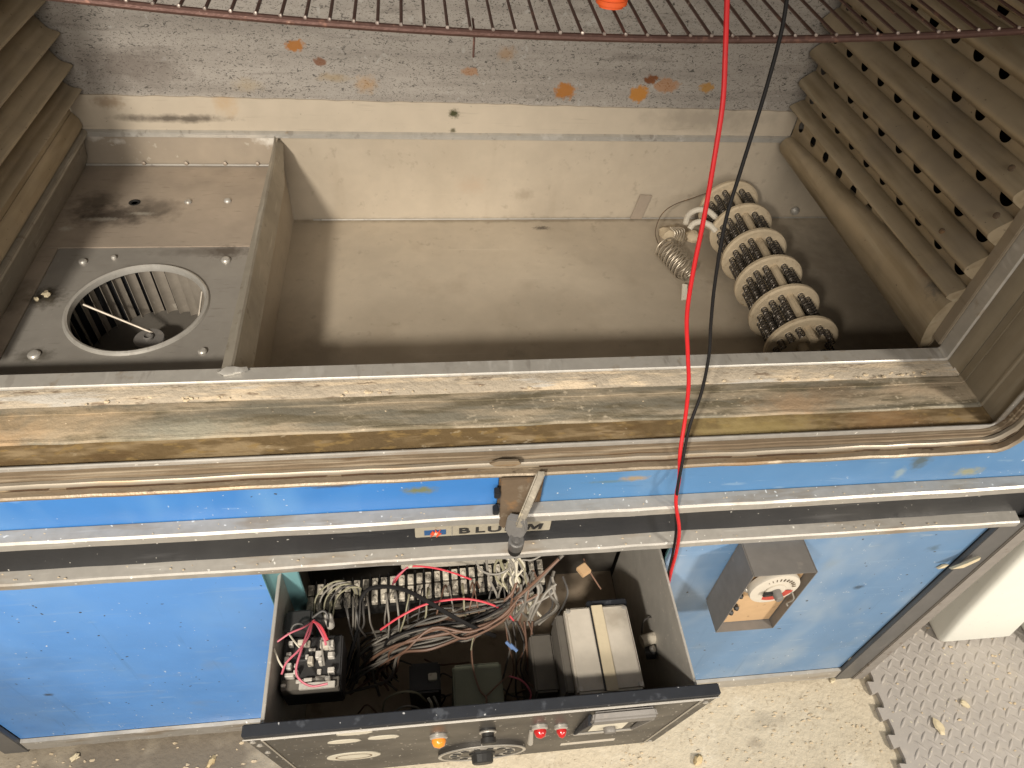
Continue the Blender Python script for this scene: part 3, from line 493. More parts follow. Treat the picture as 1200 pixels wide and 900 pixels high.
NX = lambda u: at(u, 620, 1, py).x
M('plate_cream', (.40, .36, .28), .45, .1, (20, .3), [dict(s=60, lo=.6, hi=.7, c=(.25, .2, .13), a=.5)])
NP = MB().box(NX(486), NX(644.5), py, py + .004, zt - .0125, zt + .0125).build('nameplate', 'plate_cream', OV, bevel=.0008)
for u0, u1 in ((488, 528), (531.5, 642.5)):
    pass
MB().box(NX(529.2), NX(530.2), py - .0006, py + .001, zt - .011, zt + .011).build('plate_divider', 'bezel', NP)
MB().box(NX(497), NX(522.5), py - .0008, py + .001, zt - .0065, zt + .0045).build('emblem_bar', 'print_blue', NP)
ex = NX(510)
MB().prism([(ex + a * .0011, py - .0022, zt - .001 + b * .0011) for a, b in ((-6, -8), (-2.5, -2), (-6, -2.5), (-3, 5), (-.5, 1), (0, 8), (3, 1.5), (6, 7), (4, -1), (7, -1.5), (1, -9), (1.5, -3), (-2, -4))], (0, .0012, 0)).build('emblem_bolt', 'print_red', NP)
MB().prism([(ex + a * .0011, py - .0026, zt - .001 + b * .0011) for a, b in ((-1.5, -2), (0, 4), (1.2, .5), (3, 2.5), (1, -3))], (0, .0004, 0)).build('emblem_flash', 'cream', NP)
for ch, u in (('B', 544.5), ('L', 563), ('U', 579.5), ('E', 597)):
    txt(ch, .0178, (NX(u), py - .0004, at(u, 620 - (u - 565) * .062, 1, py).z * 0 + zt - .0005), 1.55 if ch != 'M' else 1.5, 'print_black', NP, 'letter')
mx = NX(626); H_ = .0062; W_ = .0098                # the M: two slanting stems and a V
MB().prism([(mx + a * W_ + b * .0010, py - .0010, zt - .0005 + b * H_) for a, b in ((-1, -1), (-.62, -1), (-.62, .30), (-.10, -1), (.12, -1), (.62, .30), (.62, -1), (1, -1), (1, 1), (.50, 1), (0, -.20), (-.50, 1), (-1, 1))], (0, .0014, 0)).build('letter', 'print_black', NP, smooth=0)
# --- timer in its guard
TG = MB().box(.4370, .5300, .4715, .4745, .4200, .6020).build('timer_guard', 'guard_grey', OV, bevel=.0006)
MB().box(.4370, .4388, .4190, .4713, .4180, .6020).build('guard_side', 'guard_grey', TG, bevel=.0004); MB().box(.5300, .5318, .4190, .4713, .4180, .6020).build('guard_side', 'guard_grey', TG, bevel=.0004)
MB().box(.4390, .5298, .4190, .4713, .6005, .6022).build('guard_top', 'guard_grey', TG, bevel=.0004)
MB().box(.4390, .5298, .4190, .4713, .4180, .4198).build('guard_bottom', 'guard_grey', TG, bevel=.0004)
MB().prism([(.4395, .4330, .4215), (.5285, .4330, .4215), (.5285, .4330, .5990), (.4395, .4330, .5990)], (0, .004, 0)).build('timer_board', 'board_tan', TG, bevel=.0005)
tn = Vector((.05, -1, .04)).normalized(); tc = Vector((.4830, .4180, .5600)); tu = Vector((1, 0, 0)); tv = tn.cross(tu) * -1
if tv.z < 0: tv = -tv
MB().lathe([(.030, -.012), (.0365, -.010), (.0375, -.003), (.0365, .0005), (.033, .0010), (.001, .0008)], tc, tn, 40).build('timer_dial', 'dial_white', TG)
mb = MB(); seg = []
for k in range(21):
    a = math.radians(192 + 160 * k / 20); seg.append(a)
mb.add([tc + tn * .0016 + (tu * math.cos(a) + tv * math.sin(a)) * r_ for r_ in (.0155, .0285) for a in seg], [(k, k + 1, 21 + k + 1, 21 + k) for k in range(20)]); mb.build('dial_arc', 'dial_red', TG)
for k in range(13):
    a = math.radians(15 + 150 * k / 12); p = tc + tn * .0014 + (tu * math.cos(a) + tv * math.sin(a)) * .0265
    e = (tu * math.cos(a) + tv * math.sin(a)); MB().obox(p, e * .0028, tn.cross(e) * .0006, tn * .0004).build('dial_mark', 'rusty_plate', TG)
MB().lathe([(.015, .001), (.015, .003), (.012, .0035), (.001, .0035)], tc, tn, 24).build('dial_plate', 'dial_white', TG)
MB().lathe([(.007, .003), (.0062, .015), (.005, .017), (.001, .017)], tc, tn, 16).build('timer_knob', 'guard_grey', TG)
MB().obox(tc + tn * .006 - tu * .009 - tv * .002, tu * .010 + tv * .001, tv * .0042, tn * .002).build('pointer', 'rubber_black', TG, bevel=.001)
MB().tube(curve([(.510, .421, .553), (.519, .413, .535), (.517, .416, .515), (.521, .415, .507)], 4), .0012, 6).build('timer_wire', 'grey_wire', TG)
for k, (x, z) in enumerate(((.449, .545), .447 and (.446, .525), (.452, .485), (.448, .47))):
    MB().lathe([(.004, 0), (.0045, .006), (.002, .009)], (x, .432, z), (0, -1, .1), 8).build('timer_screw', ('bezel', 'rubber_black', 'rubber_black', 'rubber_black')[k], TG)
# ================================================================== control drawer
DR = thing('control_drawer', 'pulled-out black fronted control drawer full of old wiring and relays', 'drawer', (.067, .38, .21))
fT, fB = Vector((0, .284, .550)), Vector((0, .328, .205)); fd = (fB - fT).normalized(); fn = Vector((0, -fd.z * -1, 0)); fn = Vector((1, 0, 0)).cross(fd); 
if fn.y > 0: fn = -fn
def fp(x, s, h=0): q = fT + fd * s + fn * h; return Vector((x, q.y, q.z))
FP = MB().add([fp(x, s, h) for h in (0, -.004) for s in (0.0005, .347) for x in (-.2270, .3610)], [(0, 1, 3, 2), (4, 6, 7, 5), (0, 4, 5, 1), (2, 3, 7, 6), (0, 2, 6, 4), (1, 5, 7, 3)]).build('front_panel', 'front_black', DR, bevel=.0008)
MB().box(-.2285, .3620, .2845, .2985, .5495, .5580).build('front_rim', 'rim_black', DR, bevel=.0012)
MB().tube([fp(-.228, .001, .0008), fp(.362, .001, .0008)], .0010, 6).build('rim_edge', 'bezel', DR)
for x0, x1, mt in ((-.2105, -.2060, 'drawer_steel'), (.3340, .3375, 'drawer_steel')):
    MB().prism([(x0, .2990, .5480), (x0, .60, .555), (x0, .60, .270), (x0, .332, .240)], (x1 - x0, 0, 0)).build('drawer_side', mt, DR, bevel=.0006)
MB().box(-.2055, .3335, .328, .62, .262, .268).build('drawer_bottom', 'drawer_floor', DR)
MB().box(-.2055, .3335, .612, .618, .268, .46).build('drawer_back', 'dark_grey', DR)
# front panel furniture
for a, b in (((-.208, .008), (-.208, .340)), ((-.208, .008), (.342, .008)), ((.342, .008), (.342, .340))):
    MB().tube([fp(*a, .0008), fp(*b, .0008)], .0011, 6).build('inlay_line', 'bezel', DR)
for x, s in ((-.220, .02), (-.217, .045), (.352, .03), (.350, .33), (-.218, .10)):
    MB().lathe([(.004, 0), (.004, .0015), (.001, .0025)], fp(x, s), fn, 10).build('screw', 'bezel', DR)
def lamp(x, s, mt, r_=.011):
    o = MB().lathe([(r_ + .001, 0), (r_ + .001, .004), (r_ - .001, .0055), (r_ - .003, .0055)], fp(x, s), fn, 20).build('pilot_lamp', 'bezel', DR)
    MB().lathe([(r_ - .0015, .005), (r_ - .0015, .009), (r_ - .004, .014), (.001, .016)], fp(x, s), fn, 16).build('lens', mt, o, smooth=70)
lamp(.0025, .092, 'amber'); lamp(.138, .092, 'ruby', .010); lamp(.169, .105, 'ruby', .0085)
sw = MB().lathe([(.011, 0), (.011, .005), (.008, .006), (.008, .010), (.010, .011), (.010, .017), (.008, .0185), (.001, .0185)], fp(.067, .080), fn, 20).build('selector_switch', 'rubber_black', DR)
MB().lathe([(.0112, .0030), (.0118, .0045), (.0112, .0055), (.0085, .0056)], fp(.067, .080), fn, 20).build('switch_collar', 'bezel', sw)
tg = MB().tube([fp(.130, .120), fp(.130, .150, .012)], [.0028, .0040], 8).build('toggle_lever', 'bezel', DR)
DC = fp(.067, .245); 
dd = MB().lathe([(.066, 0), (.066, .005), (.064, .006), (.001, .006)], DC, fn, 48).build('temperature_dial', 'front_black', DR)
mb = MB(); mb.lathe([(.0615, .0056), (.0662, .0056), (.0662, .0072), (.0615, .0072)], DC, fn, 48, close=True).build('dial_rim', 'bezel', dd)
mb = MB(); mb.lathe([(.036, .0056), (.050, .0056), (.050, .0066), (.036, .0066)], DC, fn, 40, close=True).build('dial_scale', 'bezel', dd)
for k in range(14):
    a = 2 * math.pi * k / 14; e = Vector((math.cos(a), 0, 0)) + fd * math.sin(a); g = fn.cross(e); MB().obox(DC + fn * .0070 + e * .043, e * .005, g * .004, fn * .0008).build('dial_number', 'rubber_black', dd)
mb = MB(); mb.lathe([(.020, .006), (.020, .008), (.017, .009), (.016, .019), (.014, .0205), (.001, .0205)], DC, fn, 14).build('dial_knob', 'rubber_black', dd, smooth=25)
ov = MB().lathe([(.030, 0), (.030, .0012), (.001, .0012)], fp(-.118, .195), fn, 32).build('rating_label', 'cream', DR); 
for v in ov.data.vertices: v.co.x = (v.co.x + .067 + .118) * 1.25 - .067 - .118
mb = MB(); mb.lathe([(.019, .0012), (.0205, .0012), (.0205, .0016), (.019, .0016)], fp(-.118, .195), fn, 32, close=True); o2 = mb.build('label_ring', 'rusty_plate', DR)
for v in o2.data.vertices: v.co.x = (v.co.x + .067 + .118) * 1.25 - .067 - .118
for x, s, a in ((-.118, .072, .021), (-.068, .068, .020), (-.10, .02, .022)):
    o2 = MB().lathe([(.011, 0), (.011, .0010), (.001, .0010)], fp(x, s), fn, 20).build('paint_patch', 'cream', DR); 
    for v in o2.data.vertices: v.co.x = (v.co.x + .067 - x) * (a / .011) - .067 + x
# pull hood: frame that stands off the panel with a small knob inside
def fbox(x0, x1, s0, s1, h0, h1): return MB().add([fp(x, s, h) for h in (h0, h1) for s in (s0, s1) for x in (x0, x1)], [(0, 2, 3, 1), (4, 5, 7, 6), (0, 1, 5, 4), (2, 6, 7, 3), (0, 4, 6, 2), (1, 3, 7, 5)])
HD = MB().add([fp(.200, .020, .001), fp(.282, .020, .001), fp(.282, .036, .001), fp(.200, .036, .001), fp(.197, .024, .0125), fp(.285, .024, .0125), fp(.285, .050, .0130), fp(.197, .050, .0130)], [(0, 3, 2, 1), (4, 5, 6, 7), (0, 1, 5, 4), (1, 2, 6, 5), (2, 3, 7, 6), (3, 0, 4, 7)]).build('pull_hood', 'guard_grey', DR, bevel=.003, seg=3)
for x0, x1, mt in ((.1960, .2010, 'rim_black'), (.2810, .2860, 'guard_grey')):
    MB().add([fp(x0, .036, .001), fp(x1, .036, .001), fp(x1, .050, .0125), fp(x0, .050, .0125), fp(x0, .172, .001), fp(x1, .172, .001), fp(x1, .172, .004), fp(x0, .172, .004)], [(0, 1, 2, 3), (4, 7, 6, 5), (0, 4, 5, 1), (1, 5, 6, 2), (2, 6, 7, 3), (3, 7, 4, 0)]).build('hood_cheek', mt, HD, bevel=.001)
fbox(.1960, .2860, .1722, .1790, .001, .004).build('hood_foot', 'bezel', HD, bevel=.001)
fbox(.204, .278, .085, .170, .0008, .0020).build('hood_label', 'front_black', HD); fbox(.216, .266, .110, .160, .0022, .0028).build('hood_scale', 'cream', HD)
MB().lathe([(.0085, .0025), (.0090, .004), (.0090, .009), (.0080, .0105), (.001, .0105)], fp(.243, .138), fn, 16).build('hood_knob', 'guard_grey', HD)
# contactor at the left
CX0, CX1, CY0, CY1, CZ = -.2020, -.1240, .3560, .4160, .5150
CT = MB().box(CX0, CX1, CY0, CY1 + .01, CZ - .075, CZ - .016).build('contactor', 'relay_black', DR, bevel=.002)
MB().box(CX0 + .002, CX1 - .002, CY0 - .002, CY0 + .012, CZ - .030, CZ - .012).build('contactor_step', 'dark_grey', CT, bevel=.001)
MB().box(CX0 + .026, CX1 - .006, CY0 - .004, CY0 + .004, CZ - .0115, CZ - .006).build('contactor_label', 'relay_white', CT, bevel=.0006)
rnd = random.Random(4)
for r_ in range(6):
    for c in range(5):
        x = CX0 + .004 + c * .0140 + rnd.uniform(-.003, .004); y = CY0 + .004 + r_ * .0105 + rnd.uniform(-.0025, .003)
        if rnd.random() < .95:
            MB().box(x, x + rnd.uniform(.004, .015), y, y + rnd.uniform(.003, .010), CZ - .016, CZ - .013 + rnd.uniform(0, .014)).build('contact_tab', rnd.choice(['relay_white', 'relay_white', 'relay_white', 'pale_terminal', 'bezel', 'relay_black']), CT, bevel=.0008, seg=1)
MB().box(CX0 - .001, CX0 + .036, CY1 + .012, CY1 + .045, CZ - .05, CZ - .004).build('coil_block', 'relay_black', CT, bevel=.003)
for x in (CX0 + .046, CX0 + .058): MB().lathe([(.006, 0), (.006, .03), (.004, .033), (.001, .033)], (x, CY1 + .03, CZ - .03), (0, 0, 1), 12).build('capacitor', 'relay_black' if x < CX0 + .05 else 'relay_white', CT)
# terminal strip across the back of the drawer
TS = MB().add([at(358, 722, 2, .44) + Vector((0, a, b)) for a, b in ((.0, -.02), (.05, -.02), (.05, 0), (0, 0))] + [at(640, 688, 2, .44) + Vector((0, a, b)) for a, b in ((.0, -.02), (.05, -.02), (.05, 0), (0, 0))], [(0, 1, 2, 3), (4, 7, 6, 5), (0, 4, 5, 1), (1, 5, 6, 2), (2, 6, 7, 3), (3, 7, 4, 0)]).build('terminal_strip', 'rubber_black', DR)
rnd0 = random.Random(8)
pa, pb = at(358, 722, 2, .4405), at(640, 688, 2, .4405); nT = 27
for k in range(nT):
    p = pa.lerp(pb, (k + .5) / nT); p.z = .441
    MB().box(p.x - .0048, p.x + .0048, p.y + .004, p.y + .024, p.z, p.z + .011).lathe([(.0030, .011), (.0030, .0128), (.0008, .0132)], (p.x, p.y + .012, p.z), (0, 0, 1), 8).build('terminal', 'pale_terminal', TS, bevel=.0012, seg=1)
    MB().box(p.x - .0047, p.x + .0047, p.y + .027, p.y + .044, p.z, p.z + .010).lathe([(.0030, .010), (.0030, .0118), (.0008, .0122)], (p.x, p.y + .036, p.z), (0, 0, 1), 8).build('terminal', 'pale_terminal', TS, bevel=.0012, seg=1)
    if k: q = pa.lerp(pb, k / nT); MB().box(q.x - .0008, q.x + .0008, q.y + .001, q.y + .048, .4405, .4405 + rnd0.uniform(.010, .0165)).build('barrier', 'rubber_black', TS)
MB().box(at(470, 700, 2, .46).x, at(585, 690, 2, .46).x, pa.lerp(pb, .6).y + .049, pa.lerp(pb, .6).y + .072, .45, .463).build('marker_rail', 'terminal_rail', TS, bevel=.001)
# transformer with a strap of tape
TX = MB().box(.1890, .2820, .3180, .4390, .2690, .5020).build('transformer', 'transformer_case', DR, bevel=.003)
MB().box(.2285, .2450, .3175, .4395, .5022, .5042).build('tape_strap', 'tape_tan', TX, bevel=.0008); MB().box(.2258, .2284, .319, .438, .5018, .5030).build('strap_gap', 'rubber_black', TX)
for x_, y_ in ((.194, .324), (.277, .324), (.194, .433), (.277, .433)): MB().lathe([(.0035, 0), (.0035, .0012), (.001, .0018)], (x_, y_, .5018), (0, 0, 1), 10).build('case_screw', 'bezel', TX)
MB().box(.1765, .1888, .3250, .4350, .2690, .4900).build('transformer_core', 'dark_grey', TX, bevel=.002); MB().box(.1420, .1760, .345, .4300, .2690, .440).build('transformer_core', 'dark_grey', TX, bevel=.003)
MB().box(.225, .285, .4400, .4510, .30, .4960).build('transformer_flange', 'rim_black', TX, bevel=.002)
# small parts
CB = MB().box(*[at(a, 800, 2, .43).x for a in (531, 589)], at(560, 828, 2, .43).y - .02, at(560, 777, 2, .43).y, .269, .430).build('relay_can', 'grey_green', DR, bevel=.003)
p = at(505, 793, 2, .40); MB().box(p.x - .032, p.x + .014, p.y - .02, p.y + .024, .27, .395).build('limit_block', 'relay_black', DR, bevel=.003); MB().box(p.x - .004, p.x + .009, p.y - .005, p.y + .005, .395, .402).build('limit_button', 'cream', DR, bevel=.001)
p = at(777, 762, 2, .40); MB().box(p.x - .006, p.x + .020, p.y - .022, p.y + .022, .33, .405).build('snubber_case', 'transformer_case', DR, bevel=.002)
MB().tube([at(752, 752, 2, .43), at(771, 746, 2, .43)], [.009, .0095], 12).build('fuse_body', 'pale_terminal', DR); MB().tube([at(757, 765, 2, .42), at(768, 764, 2, .425)], .010, 12).build('fuse_holder', 'relay_black', DR); MB().tube([at(763, 761, 2, .432), at(767, 760, 2, .436)], .005, 10).build('fuse_cap', 'bezel', DR)
MB().tube([at(773, 738, 2, .45), at(775, 752, 2, .42)], .0025, 8).build('fuse_clip', 'bezel', DR)
MB().tube(curve([at(752, 742, 2, .42), at(755, 727, 2, .44), at(766, 724, 2, .44), at(772, 735, 2, .43)], 5), .0013, 6).build('wire', 'black_soft', DR)
# wiring
def wire(pts, r, mat, n=6): return MB().tube(curve([at(u, v, 2, z) for u, v, z in pts], n), r, 6).build('wire', mat, DR)
wire([(446, 738, .462), (470, 722, .485), (500, 708, .495), (538, 702, .50), (565, 705, .495), (590, 715, .47), (602, 727, .45)], .0016, 'redwire2')
wire([(462, 683, .49), (470, 672, .505), (481, 664, .515), (505, 665, .515), (530, 671, .50), (552, 679, .48)], .0015, 'redwire2')
wire([(460, 686, .49), (463, 678, .50), (475, 667, .512), (481, 664, .515)], .0013, 'pink_wire'); MB().blob(at(481, 663, 2, .517), .004, .004, .004, 2, jit=.1).build('wire_nut', 'cream', DR)
wire([(404, 790, .42), (418, 740, .45), (424, 700, .49), (440, 688, .505), (470, 690, .51), (500, 704, .51), (530, 722, .50), (562, 738, .475), (580, 745, .45)], .0032, 'black_wire', 8)
wire([(418, 800, .36), (420, 760, .42), (419, 730, .45), (428, 705, .48)], .0026, 'black_soft')
for k in range(5): wire([(368 + k * 5, 735, .47), (370 + k * 6, 702, .485), (385 + k * 6, 685 + k, .50), (402 + k * 5, 681 + k * 2, .50), (414 + k * 2, 690 + k, .485), (418 + k, 704, .46)], .0013, ('olive_wire', 'grey_wire', 'olive_wire', 'black_soft', 'olive_wire')[k])
wire([(366, 728, .525), (360, 742, .535), (352, 765, .54), (347, 785, .535), (352, 797, .53), (366, 804, .525), (384, 801, .525)], .0016, 'pink_wire')
wire([(366, 728, .525), (362, 745, .537), (350, 762, .543), (336, 776, .538), (330, 790, .53)], .0014, 'pink_wire')
wire([(368, 727, .525), (374, 736, .535), (380, 748, .535), (382, 756, .53)], .0018, 'pink_wire'); wire([(367, 728, .525), (376, 734, .536), (384, 750, .535)], .0018, 'redwire2')
wire([(325, 752, .54), (340, 742, .545), (356, 735, .54), (366, 728, .525)], .0013, 'pink_wire'); wire([(321, 760, .54), (327, 775, .535), (333, 784, .53)], .0012, 'cream')
wire([(376, 750, .535), (378, 765, .533), (380, 780, .53)], .0013, 'grey_wire'); wire([(338, 742, .53), (346, 753, .538), (352, 760, .535)], .0013, 'cream')
wire([(340, 742, .525), (344, 733, .53), (352, 731, .53), (358, 735, .525)], .0016, 'black_soft'); wire([(366, 724, .52), (378, 716, .525), (384, 722, .52), (384, 735, .515)], .0018, 'black_soft')
rnd = random.Random(11)
for k in range(34):                                # dark loom running from the right of the strip down to the left
    o = rnd.uniform(-12, 12); zz = rnd.uniform(0, .03)
    wire([(612 + rnd.uniform(-12, 14), 690 + rnd.uniform(-10, 14), .46 + zz), (590 + rnd.uniform(-6, 6), 715 + o, .455 + zz), (550 + rnd.uniform(-8, 8), 731 + o * 1.1 + rnd.uniform(-9, 9), .45 + zz), (505 + rnd.uniform(-10, 10), 738 + o * 1.2 + rnd.uniform(-13, 13), .445 + zz), (465 + rnd.uniform(-10, 10), 752 + o * 1.3, .42 + zz), (440 + rnd.uniform(-22, 26), 772 + o * 1.6 + rnd.uniform(-8, 8), .38), (428 + rnd.uniform(-24, 40), 798 + o + rnd.uniform(-10, 12), .32)], rnd.uniform(.0013, .0024), rnd.choice(['black_soft', 'dark_grey', 'dark_grey', 'black_wire', 'grey_wire', 'brown_wire']))
for k in range(16):                                # grey leads dropping from inside the oven
    u = 582 + rnd.uniform(-4, 34); wire([(u + rnd.uniform(-14, 8), 650, .56), (u + rnd.uniform(-8, 8), 664, .53), (u + rnd.uniform(-5, 10), 680, .50), (u + rnd.uniform(0, 20), 700, .47), (u + rnd.uniform(-6, 28), 722, .45)], rnd.uniform(.0013, .0021), rnd.choice(['grey_wire', 'grey_wire', 'cream', 'olive_wire']))
wire([(556, 655, .55), (565, 669, .53), (580, 673, .52), (594, 668, .525), (606, 654, .55)], .0017, 'grey_wire'); wire([(612, 656, .55), (624, 656, .545), (634, 651, .55)], .0014, 'grey_wire')
wire([(660, 650, .55), (645, 665, .53), (632, 680, .51), (620, 692, .49)], .0028, 'dark_grey'); wire([(655, 655, .55), (636, 673, .53), (618, 690, .50), (600, 705, .48)], .0024, 'brown_wire')
for k in range(14):
    u = 605 + rnd.uniform(0, 55); wire([(u, 672 + rnd.uniform(-4, 16), .50), (u - rnd.uniform(-10, 16), 694, .49), (u - rnd.uniform(-6, 26), 712, .47), (u - rnd.uniform(-4, 34), 732, .44)], rnd.uniform(.0014, .0026), rnd.choice(['black_soft', 'brown_wire', 'dark_grey', 'black_wire', 'grey_wire']))
for k in range(9):                                 # brownish leads falling to the front
    u = 596 + k * 4 + rnd.uniform(-4, 4); wire([(u - 4, 728, .45), (u + rnd.uniform(-6, 6), 755, .42), (u + rnd.uniform(-10, 10), 785, .38), (u + rnd.uniform(-12, 16), 815, .34), (u + rnd.uniform(-10, 14), 835, .31)], rnd.uniform(.0011, .0017), rnd.choice(['brown_wire', 'brown_wire', 'black_soft', 'dark_grey']))
wire([(560, 740, .46), (553, 758, .45), (555, 785, .44), (562, 808, .435), (570, 818, .435), (569, 830, .43)], .0014, 'brown_wire'); wire([(570, 816, .435), (584, 802, .44), (598, 790, .43)], .0012, 'brown_wire'); wire([(555, 745, .46), (552, 762, .45)], .0012, 'olive_wire')
wire([(448, 838, .36), (452, 820, .40), (470, 811, .42), (488, 812, .41), (500, 822, .38)], .0016, 'olive_wire'); wire([(455, 842, .36), (470, 829, .39), (485, 828, .39), (500, 836, .36)], .0016, 'grey_wire')
wire([(420, 836, .33), (430, 826, .35), (442, 836, .33)], .0012, 'brown_wire'); wire([(502, 818, .40), (506, 826, .39), (506, 838, .36)], .0022, 'cream'); wire([(508, 816, .40), (513, 826, .39), (516, 838, .36)], .0018, 'grey_wire')
wire([(596, 792, .43), (612, 798, .42), (622, 812, .41), (620, 824, .40)], .0014, 'pink_wire'); wire([(620, 800, .42), (628, 810, .41), (630, 822, .40)], .0014, 'brown_wire')
for k in range(26):                                # short leads looping off the strip
    u = rnd.uniform(385, 600); v = 722 - (u - 358) * .12; w_ = rnd.uniform(-14, 14)
    wire([(u, v - 8, .462), (u + w_ * .3, v - 16, .478 + rnd.uniform(0, .01)), (u + w_ * .7, v + 2, .485), (u + w_, v + 18, .47), (u + w_ * 1.2 + rnd.uniform(-8, 8), v + rnd.uniform(26, 44), .43)], rnd.uniform(.0010, .0015), rnd.choice(['grey_wire', 'black_soft', 'dark_grey', 'brown_wire', 'olive_wire']))
for k in range(12):                                # dusty leads on the drawer floor
    u = rnd.uniform(430, 640); v = rnd.uniform(770, 820); wire([(u, v, .30), (u + rnd.uniform(5, 20), v + rnd.uniform(-12, 8), .32), (u + rnd.uniform(20, 40), v + rnd.uniform(-8, 14), .32), (u + rnd.uniform(30, 60), v + rnd.uniform(-4, 20), .30)], rnd.uniform(.0012, .0018), rnd.choice(['brown_wire', 'dark_grey', 'olive_wire', 'black_soft']))
wire([(684, 655, .53), (690, 668, .53), (700, 684, .51), (704, 690, .50)], .0012, 'brown_wire')
MB().obox(at(684, 668, 2, .535), (.007, .004, 0), (-.004, .007, 0), (0, 0, .004)).build('wire_tag', 'board_tan', DR, bevel=.001)
for dx in (0, 5): MB().tube([at(593 + dx, 752 + dx * .6, 2, .455), at(601 + dx, 760 + dx * .6, 2, .45)], .0026, 8).build('crimp_lug', 'blue_lug', DR)
# ================================================================== heating element lying in the pan
HE = thing('heating_element', 'ceramic disc heater with coiled dark wires lying in the pan at right', 'heating element', (.58, .93, .667))
ax0, ax1 = Vector((.590, 1.118, .727)), Vector((.587, .742, .7265)); aD = (ax1 - ax0).normalized(); aU = Vector((0, 0, 1)); aS = aD.cross(aU).normalized()
CR = .0415
cen = [ax0.lerp(ax1, k / 5) for k in range(6)]; RD = .0575
dm = None
for k, c in enumerate(cen):
    o = MB().lathe([(.010, -.005), (RD - .003, -.005), (RD, -.0025), (RD, .0025), (RD - .003, .005), (.010, .005)], c, aD, 48).build('ceramic_disc', 'ceramic', HE)
    for j in range(16):                            # bushings round the coil holes
        a = 2 * math.pi * j / 16 - .10 + .0
        if j == 4: continue
        e = aS * math.cos(a) + aU * math.sin(a)
        mb = MB(); mb.lathe([(.0052, .0045), (.0066, .0052), (.0052, .0060), (.0040, .0052)], c + e * CR, aD, 12, close=True).build('bushing', 'ceramic', o)
    if k in (0, 2, 4): pass
for a in (1.466, 3.56, 5.65):
    e = aS * math.cos(a) + aU * math.sin(a)
    mb = MB(); mb.tube([cen[0] + e * .036, cen[-1] + e * .036 + aD * .03], .0066, 10).build('ceramic_rod', 'ceramic', HE)
MB().tube([cen[0] - aD * .02, cen[-1] + aD * .022], .0085, 12).build('centre_rod', 'ceramic', HE)
def helix(p, q, r_, turns, tr, n=9, sides=5):
    p, q = Vector(p), Vector(q); d = (q - p); t = d.normalized(); u = t.orthogonal().normalized(); v = t.cross(u); N = int(turns * n)
    return MB().tube([p + d * (i / N) + (u * math.cos(2 * math.pi * i / n) + v * math.sin(2 * math.pi * i / n)) * r_ for i in range(N + 1)], tr, sides)
first = {}
for k in range(5):
    for j in range(16):
        a = 2 * math.pi * j / 16 - .10 + .0
        if j == 4: continue
        e = aS * math.cos(a) + aU * math.sin(a)
        if 'c' not in first:
            mb = helix(cen[0] + aD * .002, cen[1] - aD * .001, 0.0043, 12, .00115); o = mb.build('coil', 'coil_wire', HE); first['c'] = o; base = o.location.copy(); o.location = base + e * CR
        else:
            o = first['c'].copy(); COL.objects.link(o); o.parent = HE; o.location = base + e * CR + (cen[k] - cen[0])
for k in range(5):                                 # inner ring of coils
    for j in range(9):
        a = 2 * math.pi * j / 9 + .3; e = aS * math.cos(a) + aU * math.sin(a); o = first['c'].copy(); COL.objects.link(o); o.parent = HE; o.location = base + e * .0235 + (cen[k] - cen[0])
for j in range(16):                                # loops where the coils turn round at the near end
    a = 2 * math.pi * j / 16 - .10
    if j == 4: continue
    e = aS * math.cos(a) + aU * math.sin(a)
    helix(cen[5] + e * CR + aD * .002, cen[5] + e * CR + aD * .022, .0043, 4, .00115).build('coil_end', 'coil_wire', HE)
# beaded leads to a ceramic plug and a loose spring
for pts in ([(803, 263, .735), (807, 252, .745), (817, 246, .752), (829, 247, .752), (840, 256, .742)], [(808, 268, .73), (813, 262, .738), (822, 260, .742), (832, 264, .738), (839, 271, .73)]):
    P_ = curve([at(*p[:2], 2, p[2]) for p in pts], 5); L_ = MB().tube(P_, .0030, 8).build('lead', 'bead_white', HE)
    for i in range(1, len(P_) - 1, 1):
        d_ = (P_[i + 1] - P_[i - 1]).normalized(); mb = MB(); mb.lathe([(.002, -.0030), (.0052, -.0025), (.0056, 0), (.0052, .0025), (.002, .0030)], P_[i], d_, 10).build('bead', 'bead_white', L_)
PL = at(790, 268, 2, .705)
pg = MB().blob(PL + Vector((0, 0, -.012)), .026, .021, .013, 12, 12, 7, .16).build('ceramic_plug', 'ceramic', HE)
MB().blob(at(812, 277, 2, .68), .016, .014, .010, 13, 10, 6, .18).build('ceramic_plug', 'ceramic', HE)
MB().tube(curve([at(773, 290, 2, .68), at(768, 272, 2, .69), at(775, 252, 2, .72), at(790, 240, 2, .735), at(812, 232, 2, .74), at(834, 224, 2, .755)], 6), .0010, 6).build('thin_lead', 'rusty_plate', HE)
for k in range(5): MB().tube(curve([PL + Vector((-.014 + .004 * k, -.012, .012)), PL + Vector((-.006 + .004 * k, -.024, .006 + .002 * k)), PL + Vector((-.012 + .006 * k, -.026, -.012)), PL + Vector((-.02 + .008 * k, -.022, -.026))], 5), .0011, 6).build('strand', 'spring_wire', HE)
SP = thing('loose_spring', 'loose coiled wire spring on the pan floor left of the ceramic heater', 'spring', (.47, 1.0, .667))
mb = helix(at(777, 288, 2, .690), at(804, 318, 2, .688), .0205, 8.5, .0011, 20, 6); mb.build('spring_coil', 'spring_wire', SP)
for k in range(2): mb = helix(at(802 + 2 * k, 316, 2, .690), at(808 + 2 * k, 321, 2, .690), .0160 - k * .004, 1.2, .0010, 20, 6); mb.build('spring_loop', 'spring_wire', SP)
p = at(799, 346, 2, .672); MB().prism([p + Vector((-.004, -.012, -.002)), p + Vector((.006, -.010, -.002)), p + Vector((.010, .014, .012)), p + Vector((.002, .016, .012))], (.0008, -.0006, .0014)).build('spring_tail', 'cream', SP)
